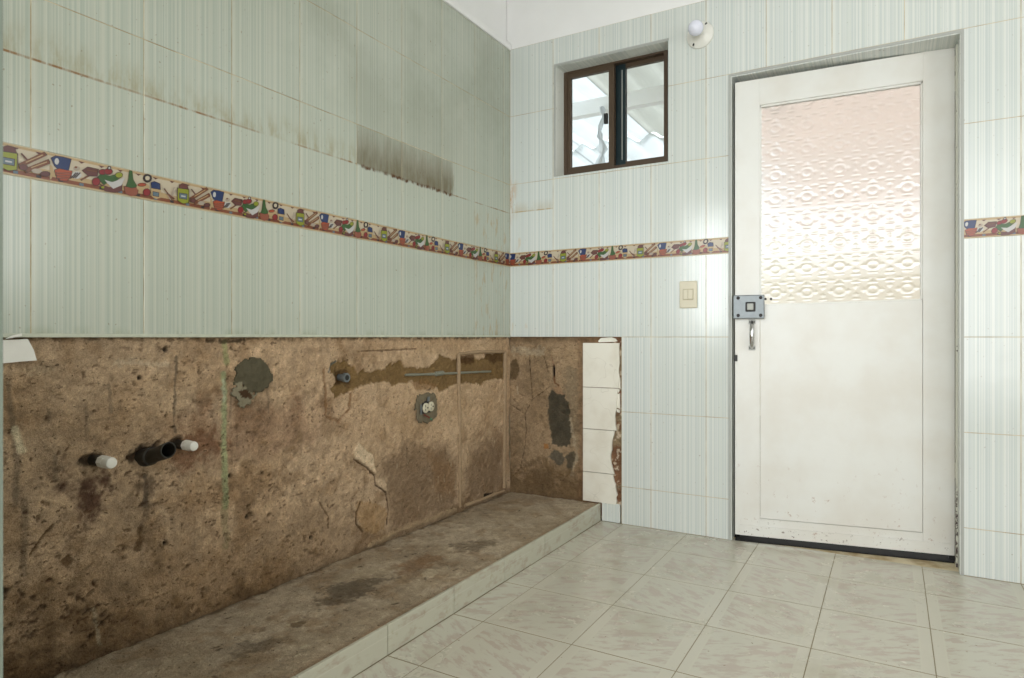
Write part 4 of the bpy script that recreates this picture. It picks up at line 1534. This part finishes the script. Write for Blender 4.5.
for (yy, r) in prof:
    for s in range(28):
        t = 2 * math.pi * s / 28
        vv.append((r * math.cos(t), yy, r * math.sin(t)))
for k in range(len(prof) - 1):
    for s in range(28):
        s2 = (s + 1) % 28
        ff.append((k * 28 + s, (k + 1) * 28 + s, (k + 1) * 28 + s2, k * 28 + s2))
mk('bulb', vv, ff, MAT['bulb'], lamp, smooth=True)
tag(lamp, 'bare frosted bulb in a round white porcelain holder between window and door', 'lamp')

# ------------------------------------------------------------------ sliding window
YW = 0.092
win = struct(empty('window_1', (0, 0, 0)))


def wb(px, py, y):
    return B(px, py, y)


x0, x1 = WIN[0] + 0.006, B(667.5, 100, YW)[0]
z0, z1 = B(616, 169, YW)[1], (B(563, 71, YW)[1] + B(668, 46.5, YW)[1]) / 2
fw = 0.018
MB().box((x0, YW, z0), (x0 + fw, YW + 0.06, z1)).build('frame_jamb', MAT['bronze'], win)
MB().box((x1 - fw, YW, z0), (x1, YW + 0.06, z1)).build('frame_jamb', MAT['bronze'], win)
MB().box((x0 + fw, YW, z1 - fw * 1.2), (x1 - fw, YW + 0.06, z1)).build('frame_head', MAT['bronze'], win)
MB().box((x0 + fw, YW, z0), (x1 - fw, YW + 0.06, z0 + fw)).build('frame_sill', MAT['bronze'], win)


def sash(name, a, b, c, d, y, sl, sr, st, sb, mats, dep=0.022):
    s = empty(name, (0, 0, 0), 0, win)
    MB().box((a, y, c), (a + sl, y + dep, d)).build('stile', mats[0], s)
    MB().box((b - sr, y, c), (b, y + dep, d)).build('stile', mats[1], s)
    MB().box((a + sl, y, d - st), (b - sr, y + dep, d)).build('rail', mats[2], s)
    MB().box((a + sl, y, c), (b - sr, y + dep, c + sb)).build('rail', mats[2], s)
    MB().box((a + sl, y + dep * 0.4, c + sb), (b - sr, y + dep * 0.4 + 0.004, d - st)).build('glass_pane', MAT['glass'], s)
    return s


gl0 = wb(571, 120, 0.10)[0]
gl1 = wb(609, 120, 0.10)[0]
ml = wb(614.5, 120, 0.10)[0]
ls = sash('left_sash', x0 + fw, ml, z0 + fw, z1 - fw * 1.2, 0.096, gl0 - x0 - fw, ml - gl1, 0.026, 0.022, (MAT['bronze'], MAT['bronze'], MAT['bronze']))
gr0 = wb(626, 120, 0.130)[0]
rs0 = wb(611, 120, 0.124)[0]
rsash = sash('right_sash', rs0, x1 - fw, z0 + fw, z1 - fw * 1.2, 0.124, gr0 - rs0, 0.006, 0.020, 0.022, (MAT['teal_dark'], MAT['bronze'], MAT['bronze']))
MB().box((gr0 - 0.020, 0.1225, z0 + 0.05), (gr0 - 0.016, 0.124, z1 - 0.05)).build('glint_strip', MAT['alu_trim'], rsash)  # pale strip as the glint on the reflecting stile
c = wb(606.5, 119, 0.094)
MB().bbox((c[0] - 0.010, 0.080, c[1] - 0.026), (c[0] + 0.010, 0.097, c[1] + 0.026), 0.004).build('latch', MAT['black'], ls)

# ------------------------------------------------------------------ door, hung on the right, latch edge swung a little into the room
tl, tr = 2.900, 2.605
dl, _ = _ray(735, 300)
drr, _ = _ray(955, 300)
PL = CAM + tl * dl
PR = CAM + tr * drr
DW = float(np.hypot(*(PR - PL)))
DA = math.atan2(PR[1] - PL[1], PR[0] - PL[0])
EU = (PR - PL) / DW
EN = np.array([-EU[1], EU[0]])


def D(px, py):
    dd, v = _ray(px, py)
    t = float(np.dot(PL - CAM, EN) / np.dot(dd, EN))
    p = CAM + t * dd
    return float(np.dot(p - PL, EU)), float(HCAM + v * t)


DZ0, DZ1, SAG, SAGB = 0.028, 2.024, 0.029, 0.003
door = struct(empty('door_1', (PL[0], PL[1], 0.0), DA))


def sagged(m):
    m.v = [(p[0], p[1], p[2] + (SAGB + (SAG - SAGB) * p[2] / 2.0) * p[0] / DW) for p in m.v]
    return m


gx0, gx1 = D(760, 200)[0], D(923, 200)[0]
gz1 = (D(760, 105)[1] + D(923, 80)[1]) / 2 - SAG * 0.5
gz0 = (D(760, 303)[1] + D(923, 300)[1]) / 2 - SAG * 0.5
bz0 = (D(770, 515)[1] + D(920, 531)[1]) / 2 - SAG * 0.5
TH = 0.038
sagged(MB().bbox((0, 0, DZ0), (gx0, TH, DZ1), 0.002)).build('stile', MAT['door'], door)
sagged(MB().bbox((gx1, 0, DZ0), (DW, TH, DZ1), 0.002)).build('stile', MAT['door'], door)
sagged(MB().box((gx0, 0.0004, gz1), (gx1, TH, DZ1 - 0.001))).build('top_rail', MAT['door'], door)
sagged(MB().box((gx0, 0.0006, DZ0 + 0.001), (gx1, TH, bz0 - 0.0008))).build('bottom_rail', MAT['door'], door)
sagged(MB().bbox((gx0 + 0.0012, 0.0014, bz0 + 0.0008), (gx1 - 0.0012, TH - 0.002, gz0), 0.0012)).build('lower_panel', MAT['door'], door)
# glazing beads, set back from the face
bd = 0.009
for a, b in (((gx0, 0.008, gz1 - bd), (gx1, 0.026, gz1)), ((gx0, 0.008, gz0), (gx1, 0.026, gz0 + bd * 0.7)),
             ((gx0, 0.008, gz0), (gx0 + bd * 0.7, 0.026, gz1)), ((gx1 - bd * 0.7, 0.008, gz0), (gx1, 0.026, gz1))):
    sagged(MB().box(a, b)).build('glazing_bead', MAT['door'], door)
sagged(MB().box((0.02, -0.004, DZ0 + 0.001), (DW - 0.004, 0.0, DZ0 + 0.045))).build('kick_strip', MAT['door'], door)

# patterned pane: raised rosettes and diamonds pressed into the room side
nx, nz = 230, 330
w, h = gx1 - gx0, gz1 - gz0
gu, gv = np.meshgrid(np.linspace(0, w, nx), np.linspace(0, h, nz), indexing='ij')
cu, cv = (gu / 0.125) % 1.0 - 0.5, (gv / 0.102) % 1.0 - 0.5
r = np.hypot(cu, cv)
ros = np.exp(-((r - 0.16) / 0.06) ** 2)


def diam(ou, ov, s):
    du = np.abs(((cu - ou + 0.5) % 1.0) - 0.5)
    dv = np.abs(((cv - ov + 0.5) % 1.0) - 0.5)
    return np.clip(1 - (du + dv) / s, 0, 1)


def lens(ou, ov, su, sv):
    du = np.abs(((cu - ou + 0.5) % 1.0) - 0.5) / su
    dv = np.abs(((cv - ov + 0.5) % 1.0) - 0.5) / sv
    return np.clip(1 - du * du - dv * dv, 0, 1)


hgt = 1.0 * ros
for ou, ov in ((0.27, 0.0), (-0.27, 0.0), (0.0, 0.36), (0.5, 0.16), (0.5, -0.16)):
    hgt = hgt + diam(ou, ov, 0.13)
for ou, ov in ((0.5, 0.34), (0.5, -0.34), (0.25, 0.44), (-0.25, 0.44), (0.0, 0.30), (0.0, -0.30)):
    hgt = hgt + 0.9 * lens(ou, ov, 0.17, 0.055)
hgt = hgt + 0.25 * np.clip(1 - np.abs(np.abs(cv) - 0.5) / 0.04, 0, 1)
front = 0.0160 - 0.0036 * hgt
back_y = np.full_like(front, 0.020)


def stackv(yy):
    return np.stack([gx0 + gu, yy, gz0 + gv + (SAGB + (SAG - SAGB) * (gz0 + gv) / 2.0) * (gx0 + gu) / DW], -1).reshape(-1, 3)


co = np.concatenate([stackv(front), stackv(back_y)])
i0 = np.arange(nx * nz).reshape(nx, nz)
q1 = np.stack([i0[:-1, :-1], i0[1:, :-1], i0[1:, 1:], i0[:-1, 1:]], -1).reshape(-1, 4)
q2 = q1[:, ::-1] + nx * nz
quads = np.concatenate([q1, q2])
me = bpy.data.meshes.new('glass_pane')
me.vertices.add(len(co))
me.vertices.foreach_set('co', co.astype(np.float32).ravel())
me.loops.add(quads.size)
me.loops.foreach_set('vertex_index', quads.astype(np.int32).ravel())
me.polygons.add(len(quads))
me.polygons.foreach_set('loop_start', np.arange(0, quads.size, 4, dtype=np.int32))
me.polygons.foreach_set('use_smooth', np.ones(len(quads), bool))
me.materials.append(MAT['pattern_glass'])
me.update()
me.validate()
pane = link(bpy.data.objects.new('glass_pane', me), door)
pane['label'] = 'pressed patterned privacy glass in the upper door half'

# rim lock
a, b = D(733.5, 319), D(764.5, 295)
lk = empty('lock', (0, 0, 0), 0, door)
lx0, lx1, lz0, lz1 = a[0], b[0], a[1], b[1]
MB().bbox((lx0, -0.030, lz0), (lx1, -0.001, lz1), 0.004).build('lock_case', MAT['steel'], lk)
for sx in (0.16, 0.88):
    for sz in (0.14, 0.88):
        cx, cz = lx0 + (lx1 - lx0) * sx, lz0 + (lz1 - lz0) * sz
        MB().tube([(cx, -0.029, cz), (cx, -0.033, cz), (cx, -0.0345, cz)], [0.0075, 0.0072, 0.005], 10).build('screw', MAT['dark_screw'], lk, smooth=True)
cx, cz = lx0 + (lx1 - lx0) * 0.55, lz0 + (lz1 - lz0) * 0.50
MB().bbox((cx - 0.020, -0.033, cz - 0.021), (cx + 0.021, -0.029, cz + 0.021), 0.004).build('knob_plate', MAT['dark_screw'], lk)
MB().bbox((cx - 0.013, -0.046, cz - 0.014), (cx + 0.013, -0.032, cz + 0.014), 0.003).build('knob', MAT['alu_trim'], lk)
lk['label'] = 'grey steel rim lock case with four screws'
# pull handle below the lock
hc, hz1 = D(752, 322)
_, hz0 = D(752, 348)
hd = empty('pull_handle', (0, 0, 0), 0, door)
for z in (hz1, hz0):
    MB().bbox((hc - 0.014, -0.004, z - 0.010), (hc + 0.014, 0.0, z + 0.010), 0.0015).build('end_plate', MAT['alu_trim'], hd)
    for s in (-1, 1):
        MB().tube([(hc + s * 0.009, -0.004, z), (hc + s * 0.009, -0.0062, z)], 0.0032, 8).build('screw', MAT['dark_screw'], hd)
zz = [hz1, hz1 - 0.006, hz1 - 0.02, (hz0 + hz1) / 2, hz0 + 0.02, hz0 + 0.006, hz0]
yy = [-0.003, -0.016, -0.027, -0.030, -0.027, -0.016, -0.003]
MB().tube([(hc, q, z) for q, z in zip(yy, zz)], [0.007, 0.008, 0.0095, 0.0105, 0.0095, 0.008, 0.007], 12).build('grip', MAT['chrome'], hd, smooth=True)
# staple left of the lock strike, peg by the glass corner
c = D(736, 358)
MB().bbox((c[0] - 0.008, -0.008, c[1] - 0.014), (c[0] + 0.006, 0.0, c[1] + 0.014), 0.002).build('latch_peg', MAT['black'], door)
for px in (765.5, 771):
    c = D(px, 299)
    MB().tube([(c[0], 0.002, c[1]), (c[0], -0.004, c[1])], 0.0055, 8).build('screw', MAT['dark_screw'], door)
# hinges
for py in (64, 84, 470):
    c = D(956, py)
    MB().tube([(DW + 0.004, -0.006, c[1] - 0.03), (DW + 0.004, -0.006, c[1] + 0.03)], 0.006, 10).build('hinge', MAT['frame_paint'], door, smooth=True)

# steel hinge jamb behind the leaf; black strips added as shade in the gaps
fr = struct(empty('trim_1', (0, 0, 0)))
MB().box((DOOR[1] - 0.0125, 0.090, 0.0), (DOOR[1] - 0.007, 0.125, DOOR[3] - 0.012)).build('frame_jamb', MAT['frame_paint'], fr)
MB().box((DOOR[0] + 0.007, 0.060, 0.0), (DOOR[0] + 0.030, WALL, DOOR[3] - 0.012)).build('frame_jamb', MAT['gap_shade'], fr)  # left jamb coloured black as the shade in the latch gap
MB().box((DOOR[0] + 0.007, 0.180, DOOR[3] - 0.060), (DOOR[1] - 0.007, 0.20, DOOR[3] - 0.001)).build('frame_head', MAT['black'], fr)  # black strip as the shade above the leaf
MB().box((DOOR[1] - 0.030, 0.180, 0.0), (DOOR[1] - 0.007, 0.20, DOOR[3] - 0.012)).build('gap_shade_strip', MAT['black'], fr)  # black strip as the shade in the hinge gap

# ------------------------------------------------------------------ covered patio beyond the wall (seen through window and door glass)
patio_floor = struct(MB().box((-2.5, WALL, -0.20), (6.0, 9.0, -0.10)).build('floor_patio', MAT['concrete_out']))
MBs = MB().box((0.0, 0.003, 0.0), (DW, 0.11, 0.004)).build('trim_gap_shade', MAT['gap_shade'], None, (PL[0], PL[1], 0.0002), DA)  # flat black strip laid as the shade under the door
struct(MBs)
shade_block = struct(MB().box((DOOR[0] - 0.1, WALL, -0.12), (DOOR[1] + 0.1, 0.36, -0.012)).build('trim_sill_shade', MAT['gap_shade']))  # black block behind the leaf, keeps the gap below it dark
v, f = slab([-2.5, 6.0], [-0.1, 1.95], [], 0, 0.15)
wall_patio = struct(mk('wall_patio', v, f, MAT['patio_cream'], loc=(0, 5.8, 0)))


def sheet(name, x0, x1, y0, y1, z0, z1, mat, parent, pitch=0.20, amp=0.027):
    n = max(4, int((x1 - x0) / pitch * 12))
    vv, ff = [], []
    for k in range(n + 1):
        x = x0 + (x1 - x0) * k / n
        dz = amp * math.sin(2 * math.pi * x / pitch)
        vv += [(x, y0, z0 + dz), (x, y1, z1 + dz), (x, y0, z0 + dz + 0.006), (x, y1, z1 + dz + 0.006)]
    for k in range(n):
        a, b = 4 * k, 4 * (k + 1)
        ff += [(a, a + 1, b + 1, b), (a + 2, b + 2, b + 3, a + 3), (a, b, b + 2, a + 2), (a + 1, a + 3, b + 3, b + 1)]
    ff += [(0, 2, 3, 1), (4 * n, 4 * n + 1, 4 * n + 3, 4 * n + 2)]
    return mk(name, vv, ff, mat, parent, smooth=False)


roof = empty('patio_roof', (0, WALL, 2.6))
tag(roof, 'corrugated patio roof with translucent sheets seen through the sliding window', 'roof')
rel_ = lambda *a: a
zr0, zr1 = 2.60, 2.56
spec = [(-2.4, -0.60, 'clear_sheet'), (-0.60, 0.02, 'clear_sheet'), (0.02, 0.62, 'fibre_cement'), (0.62, 1.25, 'pink_board'), (1.25, 2.3, 'pink_board'), (2.3, 3.4, 'pink_board'), (3.4, 5.6, 'pink_board')]
for (a, b, mname) in spec:
    s = sheet('roof_sheet', a, b, WALL + 0.01, 2.25, zr0, zr1, MAT[mname], None)
    s.parent = roof
    s.matrix_parent_inverse = Matrix.Translation((0, -WALL, -2.6))
for (a, b, mname) in [(-2.4, -0.62, 'clear_sheet'), (-0.62, 0.6, 'clear_sheet'), (0.6, 2.2, 'pink_board'), (2.2, 5.6, 'pink_board')]:
    s = sheet('roof_sheet', a, b, 2.18, 5.5, zr1 - 0.035, zr1 - 0.230, MAT[mname], None)
    s.parent = roof
    s.matrix_parent_inverse = Matrix.Translation((0, -WALL, -2.6))
for (yb, zz) in ((1.2, 2.545), (3.15, 2.425), (5.3, 2.30)):
    o = MB().box((-2.4, yb, zz - 0.10), (5.6, yb + 0.07, zz)).build('beam', MAT['patio_white'])
    o.parent = roof
    o.matrix_parent_inverse = Matrix.Translation((0, -WALL, -2.6))
for xb in (-0.75, 1.05, 3.0):
    o = MB().box((xb, WALL, 2.47), (xb + 0.06, 2.12, 2.53)).build('rafter', MAT['patio_white'])
    o.parent = roof
    o.matrix_parent_inverse = Matrix.Translation((0, -WALL, -2.6))

# strip of clear plastic hanging from the patio beam
c = B(602, 110, 1.18)
vv, ff = [], []
nn = 14
for k in range(nn + 1):
    z = 0.0 - 0.46 * k / nn
    wd = 0.014 + 0.010 * math.sin(k * 2.3) + 0.022 * (k / nn) * (0.6 + 0.4 * math.sin(k * 1.7))
    for q in range(5):
        t = q / 4 - 0.5
        vv.append((t * wd * 2 + 0.012 * math.sin(k * 0.9), 0.018 * math.sin(q * 2.1 + k * 0.5), z))
for k in range(nn):
    for q in range(4):
        a = k * 5 + q
        ff.append((a, a + 1, a + 6, a + 5))
strip = mk('plastic_strip', vv, ff, MAT['plastic_film'], None, (c[0], 1.17, 2.47), smooth=True)
tag(strip, 'crumpled clear plastic strip hanging outside the left window pane', 'plastic strip')
